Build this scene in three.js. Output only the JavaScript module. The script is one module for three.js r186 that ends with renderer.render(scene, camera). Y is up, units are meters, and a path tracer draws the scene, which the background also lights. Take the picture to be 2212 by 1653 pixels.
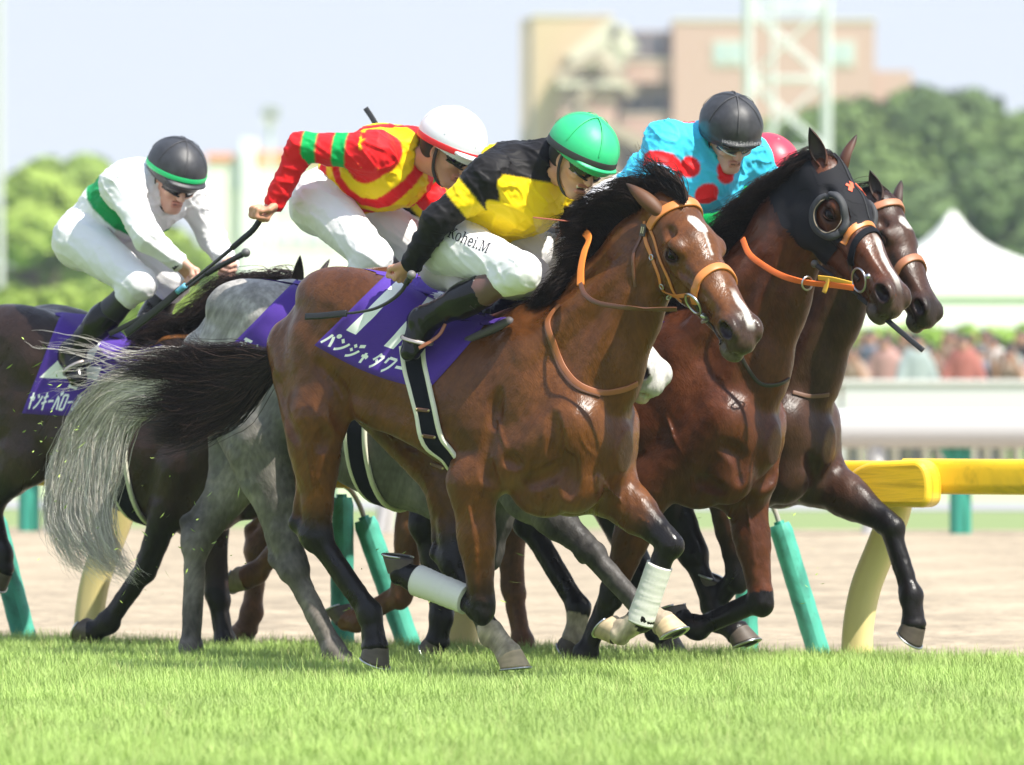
import * as THREE from 'three';
import { mergeGeometries } from 'three/addons/utils/BufferGeometryUtils.js';
import { ImprovedNoise } from 'three/addons/math/ImprovedNoise.js';
import { RoundedBoxGeometry } from 'three/addons/geometries/RoundedBoxGeometry.js';

// ---------- camera, sky, sun, exposure ----------
const DIST = 30, EYE = 1.36, PXM = 530, HOR = 770;           // metres to the horses, lens height, photo pixels per metre there, horizon row (photo measured 2212 x 1653)
const scene = new THREE.Scene();
const camera = new THREE.PerspectiveCamera(2 * Math.atan(1653 / 2 / (PXM * DIST)) * 180 / Math.PI, 1024 / 765, 0.5, 3000);
camera.position.set(0, EYE, DIST);
camera.rotation.x = -Math.atan((1653 / 2 - HOR) / (PXM * DIST));
camera.focus = DIST;
camera.userData.fStop = 3.7;
camera.updateMatrixWorld(true);
const SUN = new THREE.Vector3(0.44, 0.80, 0.36).normalize();
{
  const W = 256, H = 128, data = new Float32Array(W * H * 4), horizon = [0.52, 0.555, 0.605], zenith = [0.34, 0.44, 0.66], below = [0.42, 0.42, 0.33];
  for (let j = 0; j < H; j++) for (let i = 0; i < W; i++) {
    const up = Math.sin(((j + 0.5) / H - 0.5) * Math.PI), az = ((i + 0.5) / W - 0.5) * 2 * Math.PI, k = Math.pow(Math.max(0, up), 0.7);
    const d = Math.cos(Math.asin(up)), cs = d * Math.cos(az) * SUN.x + up * SUN.y + d * Math.sin(az) * SUN.z, glow = 0.7 * Math.pow(Math.max(0, cs), 14);
    for (let c = 0; c < 3; c++) data[(j * W + i) * 4 + c] = up < -0.01 ? below[c] : horizon[c] * (1 - k) + zenith[c] * k + glow;
    data[(j * W + i) * 4 + 3] = 1;
  }
  const sky = new THREE.DataTexture(data, W, H, THREE.RGBAFormat, THREE.FloatType);
  sky.mapping = THREE.EquirectangularReflectionMapping; sky.magFilter = THREE.LinearFilter; sky.needsUpdate = true;
  scene.background = sky; scene.environment = sky;
}
const sun = new THREE.DirectionalLight(new THREE.Color(1, 0.95, 0.86), 5);
sun.position.copy(SUN).multiplyScalar(60); sun.castShadow = true; sun.shadow.mapSize.set(4096, 4096);
Object.assign(sun.shadow.camera, { left: -12, right: 12, top: 12, bottom: -12, near: 1, far: 160 });
scene.add(sun, sun.target);
const renderer = new THREE.WebGLRenderer({ antialias: true });
renderer.shadowMap.enabled = true; renderer.toneMapping = THREE.LinearToneMapping; renderer.toneMappingExposure = 1.66;
scene.fog = new THREE.FogExp2(new THREE.Color(0.80, 0.88, 0.96), 0.00032);
// ---------- helpers ----------
const V = (x, y, z) => new THREE.Vector3(x, y, z), clamp = (x, a = 0, b = 1) => Math.min(b, Math.max(a, x)), mix = (a, b, t) => a + (b - a) * t;
const step = (a, b, x) => { const t = clamp((x - a) / (b - a)); return t * t * (3 - 2 * t); };
function rng(seed) { let s = seed >>> 0; return () => { s = (s + 0x6d2b79f5) | 0; let t = Math.imul(s ^ (s >>> 15), 1 | s); t = (t + Math.imul(t ^ (t >>> 7), 61 | t)) ^ t; return ((t ^ (t >>> 14)) >>> 0) / 4294967296; }; }
const PN = new ImprovedNoise(), noise = (x, y, z) => PN.noise(x + 31.7, y + 17.3, z + 53.1);
const fbm = (x, y, z, o = 3) => { let s = 0, a = 1; for (let i = 0; i < o; i++, a *= 0.5, x *= 2.03, y *= 2.03, z *= 2.03) s += a * noise(x, y, z); return s; };
const lin = (hex) => { const c = new THREE.Color(hex); return [c.r, c.g, c.b]; };
const mixc = (a, b, t) => [mix(a[0], b[0], t), mix(a[1], b[1], t), mix(a[2], b[2], t)];
// a measured photo position (2212-wide) at a distance behind the plane of the leading horse, as a point of the place
function at(px, py, z = 0) { const s = PXM * DIST / (DIST - z); return V((px - 1106) / s, EYE - (py - HOR) / s, z); }
const used = {};
function numbered(n) { const k = (used[n] = (used[n] ?? -1) + 1); return k ? `${n}_${String(k).padStart(3, '0')}` : n; }
function tag(o, label, category, group) { Object.assign(o.userData, { label, category }); if (group) o.userData.group = group; return o; }
function thing(name, label, category, group) { const o = new THREE.Group(); o.name = numbered(name); scene.add(o); return tag(o, label, category, group); }
function part(name, geo, mat, parent) { const m = new THREE.Mesh(geo, mat); m.name = name; m.castShadow = m.receiveShadow = true; parent.add(m); return m; }
function struct(name, geo, mat) { const m = part(numbered(name), geo, mat, scene); m.userData.kind = 'structure'; return m; }
const std = (color, roughness = 0.7, o = {}) => new THREE.MeshPhysicalMaterial({ color: Array.isArray(color) ? new THREE.Color(...color) : new THREE.Color(color), roughness, ...o });
function dataTex(n, fn, colour) {                          // square tile, fn(u, v) -> grey or [r,g,b] in 0..1
  const d = new Uint8Array(n * n * 4);
  for (let j = 0; j < n; j++) for (let i = 0; i < n; i++) { let c = fn(i / n, j / n); if (!Array.isArray(c)) c = [c, c, c]; for (let k = 0; k < 3; k++) d[(j * n + i) * 4 + k] = 255 * clamp(c[k]); d[(j * n + i) * 4 + 3] = 255; }
  const t = new THREE.DataTexture(d, n, n); t.magFilter = THREE.LinearFilter; t.wrapS = t.wrapT = THREE.RepeatWrapping; if (colour) t.colorSpace = THREE.SRGBColorSpace; t.needsUpdate = true; return t;
}
function tileNoise(u, v, f, seed, o = 4) {                 // periodic noise
  let s = 0, a = 1, w = 0;
  for (let i = 0; i < o; i++, f *= 2, a *= 0.55) { const A = u * 2 * Math.PI, B = v * 2 * Math.PI, r = f / 6.283; s += a * noise(Math.cos(A) * r + seed, Math.sin(A) * r + Math.cos(B) * r, Math.sin(B) * r - seed); w += a; }
  return 0.5 + 0.8 * s / w;
}
const rep = (t, x, y) => { const c = t.clone(); c.repeat.set(x, y); c.needsUpdate = true; return c; };

// ---------- solid shapes as distance fields, meshed on a grid ----------
function cone(a, b, ra, rb, side = [0, 0, 1], flat = 1) {
  const [ax, ay, az] = a, dx = b[0] - ax, dy = b[1] - ay, dz = b[2] - az, L = dx * dx + dy * dy + dz * dz + 1e-9, [sx, sy, sz] = side, g = 1 / flat - 1, g2 = 1 / (flat * flat) - 1, R = Math.max(ra, rb) * Math.max(1, flat);
  const d = (x, y, z) => {
    let px = x - ax, py = y - ay, pz = z - az; const t = clamp((px * dx + py * dy + pz * dz) / L);
    px -= t * dx; py -= t * dy; pz -= t * dz; const r = ra + (rb - ra) * t;
    if (flat === 1) return Math.sqrt(px * px + py * py + pz * pz) - r;
    const q = px * sx + py * sy + pz * sz, ux = px + sx * q * g, uy = py + sy * q * g, uz = pz + sz * q * g, vx = px + sx * q * g2, vy = py + sy * q * g2, vz = pz + sz * q * g2;
    const n = Math.sqrt(ux * ux + uy * uy + uz * uz) + 1e-9; return (n - r) / ((Math.sqrt(vx * vx + vy * vy + vz * vz) + 1e-9) / n);
  };
  return { d, lo: [0, 1, 2].map((i) => Math.min(a[i], b[i]) - R), hi: [0, 1, 2].map((i) => Math.max(a[i], b[i]) + R) };
}
function ell(c, r, ax) {                                   // ellipsoid; ax = three unit axes, optional
  const [cx, cy, cz] = c, [rx, ry, rz] = r, R = Math.max(...r);
  const d = (x, y, z) => {
    let px = x - cx, py = y - cy, pz = z - cz;
    if (ax) { const a = ax[0][0] * px + ax[0][1] * py + ax[0][2] * pz, b = ax[1][0] * px + ax[1][1] * py + ax[1][2] * pz, e = ax[2][0] * px + ax[2][1] * py + ax[2][2] * pz; px = a; py = b; pz = e; }
    const ux = px / rx, uy = py / ry, uz = pz / rz, k0 = Math.sqrt(ux * ux + uy * uy + uz * uz), vx = ux / rx, vy = uy / ry, vz = uz / rz, k1 = Math.sqrt(vx * vx + vy * vy + vz * vz) + 1e-9;
    return k0 * (k0 - 1) / k1;
  };
  return { d, lo: c.map((v, i) => v - (ax ? R : r[i])), hi: c.map((v, i) => v + (ax ? R : r[i])) };
}
function loft(st) {                                        // stations [x, top, bottom, half width] along x
  const n = st.length, cr = (a, b, c, e, t) => b + 0.5 * t * (c - a + t * (2 * a - 5 * b + 4 * c - e + t * (3 * (b - c) + e - a)));
  const get = (x) => { let i = 0; while (i < n - 2 && x > st[i + 1][0]) i++; const t = clamp((x - st[i][0]) / (st[i + 1][0] - st[i][0])), A = st[Math.max(0, i - 1)], B = st[i], C = st[i + 1], D = st[Math.min(n - 1, i + 2)]; return [1, 2, 3].map((k) => cr(A[k], B[k], C[k], D[k], t)); };
  const M = 400, x0 = st[0][0], x1 = st[n - 1][0], tab = Array.from({ length: M + 1 }, (_, i) => get(x0 + (x1 - x0) * i / M));
  const d = (x, y, z) => {
    const f = clamp((x - x0) / (x1 - x0)) * M, i = Math.min(M - 1, f | 0), t = f - i, A = tab[i], B = tab[i + 1], top = mix(A[0], B[0], t), bot = mix(A[1], B[1], t), hw = mix(A[2], B[2], t);
    const ry = (top - bot) / 2, dy = y - (top + bot) / 2, w = hw * (1 - 0.16 * clamp(dy / ry, -1, 1)), a = dy / ry, b = z / w, q = Math.sqrt(a * a + b * b) + 1e-6, gr = Math.sqrt((a / ry) ** 2 + (b / w) ** 2) / q;
    const e = (q - 1) / gr, dx = Math.max(x - x1, x0 - x, 0); return dx > 0 ? Math.hypot(Math.max(e, 0), dx) : e;
  };
  return { d, lo: [x0, Math.min(...st.map((s) => s[2])), -Math.max(...st.map((s) => s[3])) * 1.2], hi: [x1, Math.max(...st.map((s) => s[1])), Math.max(...st.map((s) => s[3])) * 1.2] };
}
class Field {
  constructor(prims, h) {                                  // prims: { p, k, tag, sub }
    this.h = h; const lo = [9, 9, 9], hi = [-9, -9, -9];
    for (const q of prims) if (!q.sub) for (let i = 0; i < 3; i++) { lo[i] = Math.min(lo[i], q.p.lo[i]); hi[i] = Math.max(hi[i], q.p.hi[i]); }
    this.lo = lo.map((v) => v - 4 * h); this.n = hi.map((v, i) => Math.ceil((v + 4 * h - this.lo[i]) / h) + 1);
    const N = this.n[0] * this.n[1] * this.n[2]; this.f = new Float32Array(N).fill(9); this.best = new Float32Array(N).fill(9); this.tag = new Uint8Array(N);
    for (const q of prims) this.add(q.p, q.k ?? 0.03, q.tag ?? 0, q.sub);
  }
  add(p, k, tag, sub) {
    const { h, n, f, best } = this, m = k + 3 * h, a = p.lo.map((v, i) => Math.max(0, Math.floor((v - m - this.lo[i]) / h))), b = p.hi.map((v, i) => Math.min(n[i] - 1, Math.ceil((v + m - this.lo[i]) / h)));
    for (let z = a[2]; z <= b[2]; z++) for (let y = a[1]; y <= b[1]; y++) {
      const row = (z * n[1] + y) * n[0], Y = this.lo[1] + y * h, Z = this.lo[2] + z * h;
      for (let x = a[0]; x <= b[0]; x++) {
        const i = row + x, d = p.d(this.lo[0] + x * h, Y, Z), o = f[i];
        if (sub) { const s = -d, e = Math.max(k - Math.abs(o - s), 0) / k; f[i] = Math.max(o, s) + e * e * k * 0.25; if (s > o - k * 0.3) this.tag[i] = tag; continue; }
        if (d < best[i]) { best[i] = d; this.tag[i] = tag; }
        const e = Math.max(k - Math.abs(o - d), 0) / k; f[i] = Math.min(o, d) - e * e * k * 0.25;
      }
    }
  }
  perturb(fn, band = 0.03) { const { h, n, f } = this; for (let z = 0, i = 0; z < n[2]; z++) for (let y = 0; y < n[1]; y++) for (let x = 0; x < n[0]; x++, i++) if (Math.abs(f[i]) < band) f[i] += fn(this.lo[0] + x * h, this.lo[1] + y * h, this.lo[2] + z * h, this.tag[i]); }
  s(x, y, z) {
    const { h, n, f, lo } = this, X = clamp((x - lo[0]) / h, 0, n[0] - 1.001), Y = clamp((y - lo[1]) / h, 0, n[1] - 1.001), Z = clamp((z - lo[2]) / h, 0, n[2] - 1.001), i = X | 0, j = Y | 0, k = Z | 0, u = X - i, v = Y - j, w = Z - k, a = (k * n[1] + j) * n[0] + i, b = a + n[0], c = a + n[0] * n[1], e = c + n[0];
    return mix(mix(mix(f[a], f[a + 1], u), mix(f[b], f[b + 1], u), v), mix(mix(f[c], f[c + 1], u), mix(f[e], f[e + 1], u), v), w);
  }
  normal(p) { const e = this.h, { x, y, z } = p; return V(this.s(x + e, y, z) - this.s(x - e, y, z), this.s(x, y + e, z) - this.s(x, y - e, z), this.s(x, y, z + e) - this.s(x, y, z - e)).normalize(); }
  march(o, d, far = 6) { let t = 0; for (let i = 0; i < 900 && t < far; i++) { const p = o.clone().addScaledVector(d, t), f = this.s(p.x, p.y, p.z); if (f < 0.0008) return p; t += clamp(f * 0.6, 0.0012, 0.03); } return null; }
  snap(p, off = 0) { const q = p.clone(); for (let i = 0; i < 8; i++) q.addScaledVector(this.normal(q), -clamp(this.s(q.x, q.y, q.z) - off, -0.03, 0.03)); return q; }
  mesh(colour, uvk = 1) {                                  // surface nets
    const { n, f, h, lo } = this, [nx, ny, nz] = n, id = new Int32Array(nx * ny * nz).fill(-1), pos = [], idx = [], tags = [], sy = nx, sz = nx * ny, off = [0, 1, sy, sy + 1, sz, sz + 1, sz + sy, sz + sy + 1];
    const E = [[0, 1], [2, 3], [4, 5], [6, 7], [0, 2], [1, 3], [4, 6], [5, 7], [0, 4], [1, 5], [2, 6], [3, 7]];
    for (let z = 0; z < nz - 1; z++) for (let y = 0; y < ny - 1; y++) for (let x = 0; x < nx - 1; x++) {
      const i = z * sz + y * sy + x; let m = 0; for (let c = 0; c < 8; c++) if (f[i + off[c]] < 0) m |= 1 << c;
      if (m === 0 || m === 255) continue;
      let X = 0, Y = 0, Z = 0, k = 0;
      for (const [a, b] of E) if (((m >> a) & 1) !== ((m >> b) & 1)) { const fa = f[i + off[a]], t = fa / (fa - f[i + off[b]]); X += mix(a & 1, b & 1, t); Y += mix((a >> 1) & 1, (b >> 1) & 1, t); Z += mix(a >> 2, b >> 2, t); k++; }
      id[i] = pos.length / 3; pos.push(lo[0] + (x + X / k) * h, lo[1] + (y + Y / k) * h, lo[2] + (z + Z / k) * h); tags.push(this.tag[i + (X / k > 0.5 ? 1 : 0) + (Y / k > 0.5 ? sy : 0) + (Z / k > 0.5 ? sz : 0)]);
    }
    const quad = (a, b, c, d, fl) => { if (a < 0 || b < 0 || c < 0 || d < 0) return; fl ? idx.push(a, b, c, a, c, d) : idx.push(a, c, b, a, d, c); };
    for (let z = 1; z < nz - 1; z++) for (let y = 1; y < ny - 1; y++) for (let x = 1; x < nx - 1; x++) {
      const i = z * sz + y * sy + x, s = f[i] < 0;
      if (s !== f[i + 1] < 0) quad(id[i], id[i - sy], id[i - sy - sz], id[i - sz], s);
      if (s !== f[i + sy] < 0) quad(id[i], id[i - sz], id[i - sz - 1], id[i - 1], s);
      if (s !== f[i + sz] < 0) quad(id[i], id[i - 1], id[i - 1 - sy], id[i - sy], s);
    }
    const g = new THREE.BufferGeometry(), N = pos.length / 3, P = new Float32Array(pos), nor = new Float32Array(N * 3), col = new Float32Array(N * 3), uv = new Float32Array(N * 2);
    for (let i = 0; i < N; i++) {
      const p = V(P[3 * i], P[3 * i + 1], P[3 * i + 2]), m = this.normal(p); nor.set([m.x, m.y, m.z], 3 * i); uv.set([(0.78 * p.x - 0.63 * p.z) * uvk, (0.8 * p.y - 0.38 * p.x - 0.47 * p.z) * uvk], 2 * i);
      if (colour) col.set(colour(p, m, tags[i]), 3 * i);
    }
    g.setAttribute('position', new THREE.BufferAttribute(P, 3)); g.setAttribute('normal', new THREE.BufferAttribute(nor, 3)); g.setAttribute('uv', new THREE.BufferAttribute(uv, 2)); if (colour) g.setAttribute('color', new THREE.BufferAttribute(col, 3));
    g.setIndex(N > 65535 ? new THREE.BufferAttribute(new Uint32Array(idx), 1) : idx); return g;
  }
}
// ---------- swept strips, hair ----------
const A3 = (v) => [v.x, v.y, v.z];
function curve(pts, n) { return new THREE.CatmullRomCurve3(pts, false, 'centripetal').getPoints(n); }
function sweep(pts, nrm, w, t, { sides = 8, closed = false, sharp = 0.6 } = {}) {   // nrm: direction(s) of the thin side; w, t numbers or functions of 0..1
  const pos = [], uv = [], idx = [], n = pts.length; let len = 0;
  for (let i = 0; i < n; i++) {
    const T = pts[Math.min(n - 1, i + 1)].clone().sub(pts[Math.max(0, i - 1)]).normalize(); let N = (Array.isArray(nrm) ? nrm[i] : nrm).clone(); N.addScaledVector(T, -N.dot(T)).normalize(); const B = T.clone().cross(N), s = i / (n - 1), W = (w.call ? w(s) : w) / 2, H = (t.call ? t(s) : t) / 2;
    if (i) len += pts[i].distanceTo(pts[i - 1]);
    for (let k = 0; k <= sides; k++) { const a = (k + 0.5) / sides * 2 * Math.PI, c = Math.cos(a), e = Math.sin(a), p = pts[i].clone().addScaledVector(B, Math.sign(c) * Math.abs(c) ** sharp * W).addScaledVector(N, Math.sign(e) * Math.abs(e) ** sharp * H); pos.push(p.x, p.y, p.z); uv.push(len, k / sides * 0.05); }
  }
  const m = sides + 1; for (let i = 0; i < n - 1; i++) for (let k = 0; k < sides; k++) { const a = i * m + k; idx.push(a, a + m, a + 1, a + 1, a + m, a + m + 1); }
  for (let k = 1; k < sides - 1; k++) { idx.push(0, k, k + 1); const o = (n - 1) * m; idx.push(o, o + k + 1, o + k); }
  const g = new THREE.BufferGeometry(); g.setAttribute('position', new THREE.Float32BufferAttribute(pos, 3)); g.setAttribute('uv', new THREE.Float32BufferAttribute(uv, 2)); g.setIndex(idx); g.computeVertexNormals(); return g;
}
const tube = (pts, r, sides = 8) => { const d = pts[pts.length - 1].clone().sub(pts[0]).normalize(), n = Math.abs(d.y) < 0.9 ? V(0, 1, 0) : V(1, 0, 0); return sweep(pts, n, r.call ? (s) => 2 * r(s) : 2 * r, r.call ? (s) => 2 * r(s) : 2 * r, { sides, sharp: 1 }); };
class Hair {                                               // strands: tapered three-sided hairs joined into one mesh
  constructor() { this.pos = []; this.col = []; this.idx = []; }
  add(pts, w, c) {
    const n = pts.length, o = this.pos.length / 3;
    for (let i = 0; i < n; i++) {
      const T = pts[Math.min(n - 1, i + 1)].clone().sub(pts[Math.max(0, i - 1)]).normalize(), N = Math.abs(T.y) < 0.9 ? V(0, 1, 0).cross(T).normalize() : V(1, 0, 0).cross(T).normalize(), B = T.cross(N), s = i / (n - 1), r = w * (1 - 0.85 * s * s) * 0.5;
      for (let k = 0; k < 3; k++) { const a = k * 2.0944; this.pos.push(pts[i].x + r * (N.x * Math.cos(a) + B.x * Math.sin(a)), pts[i].y + r * (N.y * Math.cos(a) + B.y * Math.sin(a)), pts[i].z + r * (N.z * Math.cos(a) + B.z * Math.sin(a))); const q = c.call ? c(s) : c; this.col.push(...q); }
    }
    for (let i = 0; i < n - 1; i++) for (let k = 0; k < 3; k++) { const a = o + i * 3 + k, b = o + i * 3 + (k + 1) % 3; this.idx.push(a, b, a + 3, b, b + 3, a + 3); }
  }
  geo() { const g = new THREE.BufferGeometry(); g.setAttribute('position', new THREE.Float32BufferAttribute(this.pos, 3)); g.setAttribute('color', new THREE.Float32BufferAttribute(this.col, 3)); g.setIndex(this.idx); g.computeVertexNormals(); return g; }
}
function box(w, h, d, x = 0, y = 0, z = 0, r = 0) { const g = r ? new RoundedBoxGeometry(w, h, d, 3, r) : new THREE.BoxGeometry(w, h, d); g.translate(x, y, z); return g; }
const bare = (g) => { const o = g.index ? g.toNonIndexed() : g; for (const k of Object.keys(o.attributes)) if (!['position', 'normal', 'uv'].includes(k)) o.deleteAttribute(k); return o; };
const merged = (gs) => mergeGeometries(gs.map(bare));
// ---------- ground ----------
const RA = 25 * Math.PI / 180, RQ = V(-0.165, 0, -3.25), RU = V(Math.cos(RA), 0, Math.sin(RA)), RN = V(Math.sin(RA), 0, -Math.cos(RA));
const RL = (t, off = 0, y = 0) => RQ.clone().addScaledVector(RU, t).addScaledVector(RN, off).setY(y);
function sheet(pts, y, uvk, seg = 1) {                     // flat quad a b c d, uv in metres
  const [a, b, c, d] = pts, pos = [], uv = [], idx = [];
  for (let j = 0; j <= seg; j++) for (let i = 0; i <= seg; i++) { const p = a.clone().lerp(b, i / seg).lerp(d.clone().lerp(c, i / seg), j / seg); pos.push(p.x, y, p.z); uv.push(p.x * uvk, p.z * uvk); }
  for (let j = 0; j < seg; j++) for (let i = 0; i < seg; i++) { const k = j * (seg + 1) + i; idx.push(k, k + 1, k + seg + 2, k, k + seg + 2, k + seg + 1); }
  const g = new THREE.BufferGeometry(); g.setAttribute('position', new THREE.Float32BufferAttribute(pos, 3)); g.setAttribute('uv', new THREE.Float32BufferAttribute(uv, 2)); g.setIndex(idx); g.computeVertexNormals(); return g;
}
const zq = (z0, sl) => [V(-400, 0, z0 - 400 * sl), V(400, 0, z0 + 400 * sl)];
{
  const lawnTex = dataTex(256, (u, v) => { const n = tileNoise(u, v, 6, 3); return [0.50 + 0.16 * n, 0.66 + 0.16 * n, 0.26 + 0.10 * n]; }, true);
  struct('ground', sheet([V(-1500, 0, 60), V(1500, 0, 60), V(1500, 0, -1500), V(-1500, 0, -1500)], -0.03, 0.05), std('#ffffff', 0.95, { map: lawnTex, color: new THREE.Color(0.62, 0.66, 0.62) }));
  const turfTex = dataTex(256, (u, v) => { const n = tileNoise(u, v, 20, 8); return [0.30 + 0.16 * n, 0.40 + 0.18 * n, 0.10 + 0.1 * n]; }, true);
  struct('turf_track', sheet([RL(-60, 60 * -0.9), RL(60, -54), RL(60, 0), RL(-60, 0)], -0.002, 1.1), std('#ffffff', 0.95, { map: turfTex }));
  const fine = tileNoise, dirtTex = dataTex(512, (u, v) => { const n = tileNoise(u, v, 26, 5, 5), m = tileNoise(u, v, 4, 12, 3), k = 0.36 + 0.40 * n + 0.30 * (m - 0.5); return [0.58 * k + 0.30, 0.54 * k + 0.265, 0.47 * k + 0.215]; }, true);
  const dirtBump = dataTex(512, (u, v) => tileNoise(u, v, 22, 5, 5));
  const far = zq(-28.6, 0.12);
  struct('dirt_track', sheet([RL(-70, 0), RL(70, 0), far[1].clone().lerp(far[0], 0.33), far[0].clone().lerp(far[1], 0.33)], -0.012, 0.33), std('#ffffff', 0.95, { map: dirtTex, bumpMap: dirtBump, bumpScale: 0.05 }));
  const A = zq(-28.6, 0.12), B = zq(-36, 0.1), C = zq(-40, 0.1), D = zq(-62, 0.08);
  struct('grass_verge', sheet([A[0], A[1], B[1], B[0]], -0.02, 0.5), std([0.19, 0.25, 0.09], 0.95));
  struct('service_path', sheet([B[0], B[1], C[1], C[0]], -0.016, 0.5), std([0.30, 0.30, 0.29], 0.9));
  struct('public_lawn', sheet([C[0], C[1], D[1], D[0]], -0.02, 0.5), std([0.36, 0.43, 0.23], 0.95));
}
// turf: tufts of bent blades
{
  const R = rng(11), blade = (g, x, z, h, w, a, bend) => {
    const o = g.pos.length / 3, dx = Math.cos(a), dz = Math.sin(a), S = 3;
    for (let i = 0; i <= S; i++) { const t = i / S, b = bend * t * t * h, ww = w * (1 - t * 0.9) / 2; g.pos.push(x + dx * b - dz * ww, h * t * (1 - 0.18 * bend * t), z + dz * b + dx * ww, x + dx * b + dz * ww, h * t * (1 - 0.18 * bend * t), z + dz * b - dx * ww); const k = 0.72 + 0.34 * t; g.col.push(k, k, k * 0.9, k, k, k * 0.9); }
    for (let i = 0; i < S; i++) { const a0 = o + 2 * i; g.idx.push(a0, a0 + 1, a0 + 2, a0 + 1, a0 + 3, a0 + 2); }
  };
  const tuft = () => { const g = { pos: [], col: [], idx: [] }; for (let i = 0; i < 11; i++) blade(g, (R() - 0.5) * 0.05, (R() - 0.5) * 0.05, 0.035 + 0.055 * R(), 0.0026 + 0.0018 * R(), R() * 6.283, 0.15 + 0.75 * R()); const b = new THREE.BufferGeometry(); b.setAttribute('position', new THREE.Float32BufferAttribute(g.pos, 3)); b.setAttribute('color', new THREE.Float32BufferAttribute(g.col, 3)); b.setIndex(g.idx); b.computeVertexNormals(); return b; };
  const turf = new THREE.Group(); turf.name = 'turf_grass'; turf.userData = { label: 'dense bright green turf blades covering the race track in front of the yellow rail', category: 'grass', kind: 'stuff' }; scene.add(turf);
  const mat = new THREE.MeshPhysicalMaterial({ color: 0xffffff, vertexColors: true, roughness: 0.62, side: THREE.DoubleSide, transmission: 0.25, thickness: 0 });
  const COUNT = 60000, M = new THREE.Matrix4(), Q = new THREE.Quaternion(), c = new THREE.Color();
  for (let k = 0; k < 3; k++) {
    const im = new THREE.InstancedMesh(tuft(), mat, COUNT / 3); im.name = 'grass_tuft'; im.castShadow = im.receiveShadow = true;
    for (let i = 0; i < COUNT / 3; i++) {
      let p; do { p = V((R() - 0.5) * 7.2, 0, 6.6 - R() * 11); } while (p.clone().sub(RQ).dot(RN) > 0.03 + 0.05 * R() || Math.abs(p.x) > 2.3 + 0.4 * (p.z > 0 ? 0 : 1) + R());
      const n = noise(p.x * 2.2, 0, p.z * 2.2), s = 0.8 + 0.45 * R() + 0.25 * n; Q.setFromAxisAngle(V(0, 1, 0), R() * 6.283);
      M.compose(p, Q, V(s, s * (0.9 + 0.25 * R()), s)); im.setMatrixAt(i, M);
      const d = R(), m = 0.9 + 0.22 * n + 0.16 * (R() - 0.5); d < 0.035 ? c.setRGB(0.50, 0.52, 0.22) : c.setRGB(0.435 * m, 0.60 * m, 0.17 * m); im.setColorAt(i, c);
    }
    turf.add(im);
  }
}
// ---------- running rail on the turf ----------
const grime = dataTex(256, (u, v) => { const n = tileNoise(u, v, 5, 14, 5), s = tileNoise(u, v, 24, 2, 3), k = clamp(0.74 + 0.42 * n - 0.35 * Math.max(0, s - 0.62)); return [k, k * 0.985, k * 0.95]; }, true);
const yellow = std([0.88, 0.58, 0.028], 0.45, { clearcoat: 0.2, map: rep(grime, 0.9, 12) }), cream = std([0.84, 0.69, 0.31], 0.5), whiteP = std([0.55, 0.545, 0.54], 0.4), tealMat = std([0.035, 0.30, 0.22], 0.55), steel = std([0.55, 0.56, 0.58], 0.28, { metalness: 1 });
{
  const rail = thing('running_rail', 'yellow running rail on curved cream posts along the inside of the turf', 'rail');
  const beam = (t0, t1, off, y0, y1, d) => { const pts = [RL(t0, off, 0), RL(t1, off, 0)], s = []; const n = 24; for (let i = 0; i <= n; i++) s.push(pts[0].clone().lerp(pts[1], i / n).setY((y0 + y1) / 2)); return sweep(s, RN, y1 - y0, d, { sides: 20, sharp: 0.55 }); };
  part('rail_beam', beam(2.1, 5.2, -0.03, 0.755, 0.912, 0.10), yellow, rail);
  part('rail_beam', beam(-3.4, 2.06, 0.03, 0.758, 0.900, 0.09), yellow, rail);
  part('rail_beam', beam(-8, -3.45, 0.0, 0.755, 0.915, 0.09), yellow, rail);
  for (const t of [2.10, -1.9 - 1.85 * 0.85]) {                       // plastic cap over the joint: rounded nose, scooped face
    const sh = new THREE.Shape(); sh.moveTo(-0.19, 0.02); sh.quadraticCurveTo(-0.2, 0.12, -0.07, 0.15); sh.lineTo(0.13, 0.16); sh.quadraticCurveTo(0.185, 0.15, 0.175, 0.02); sh.quadraticCurveTo(0.17, 0, 0.15, 0); sh.lineTo(-0.15, 0); sh.quadraticCurveTo(-0.19, 0, -0.19, 0.02);
    const g = new THREE.ExtrudeGeometry(sh, { depth: 0.10, bevelEnabled: true, bevelSize: 0.025, bevelThickness: 0.03, bevelSegments: 4, curveSegments: 10 }); g.rotateY(-RA); const o = RL(t - 0.0, -0.06, 0.725); g.translate(o.x, o.y, o.z); g.translate(-RN.x * 0.05, 0, -RN.z * 0.05);
    const cap = part('rail_joint', g, yellow, rail), lb = box(0.035, 0.028, 0.004); lb.rotateY(-RA); const q = RL(t - 0.10, -0.245, 0.76); lb.translate(q.x, q.y, q.z); part('number_plate', lb, whiteP, cap);
  }
  for (const t of [-1.97, -0.05, 1.87, 3.78]) {
    const c = curve([RL(t + 0.20, -0.03, 0.765), RL(t + 0.185, -0.03, 0.68), RL(t + 0.12, -0.03, 0.52), RL(t + 0.045, -0.03, 0.34), RL(t + 0.01, -0.03, 0.17), RL(t, -0.03, -0.02)], 28);
    part('post', sweep(c, RN, 0.135, 0.115, { sides: 20, sharp: 0.8 }), cream, rail);
  }
}
const tubeTex = dataTex(128, (u, v) => tileNoise(u, v, 12, 4)), padMat = std([0.065, 0.41, 0.32], 0.6, { map: rep(grime, 1.6, 16), bumpMap: tubeTex, bumpScale: 0.004 });
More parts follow.
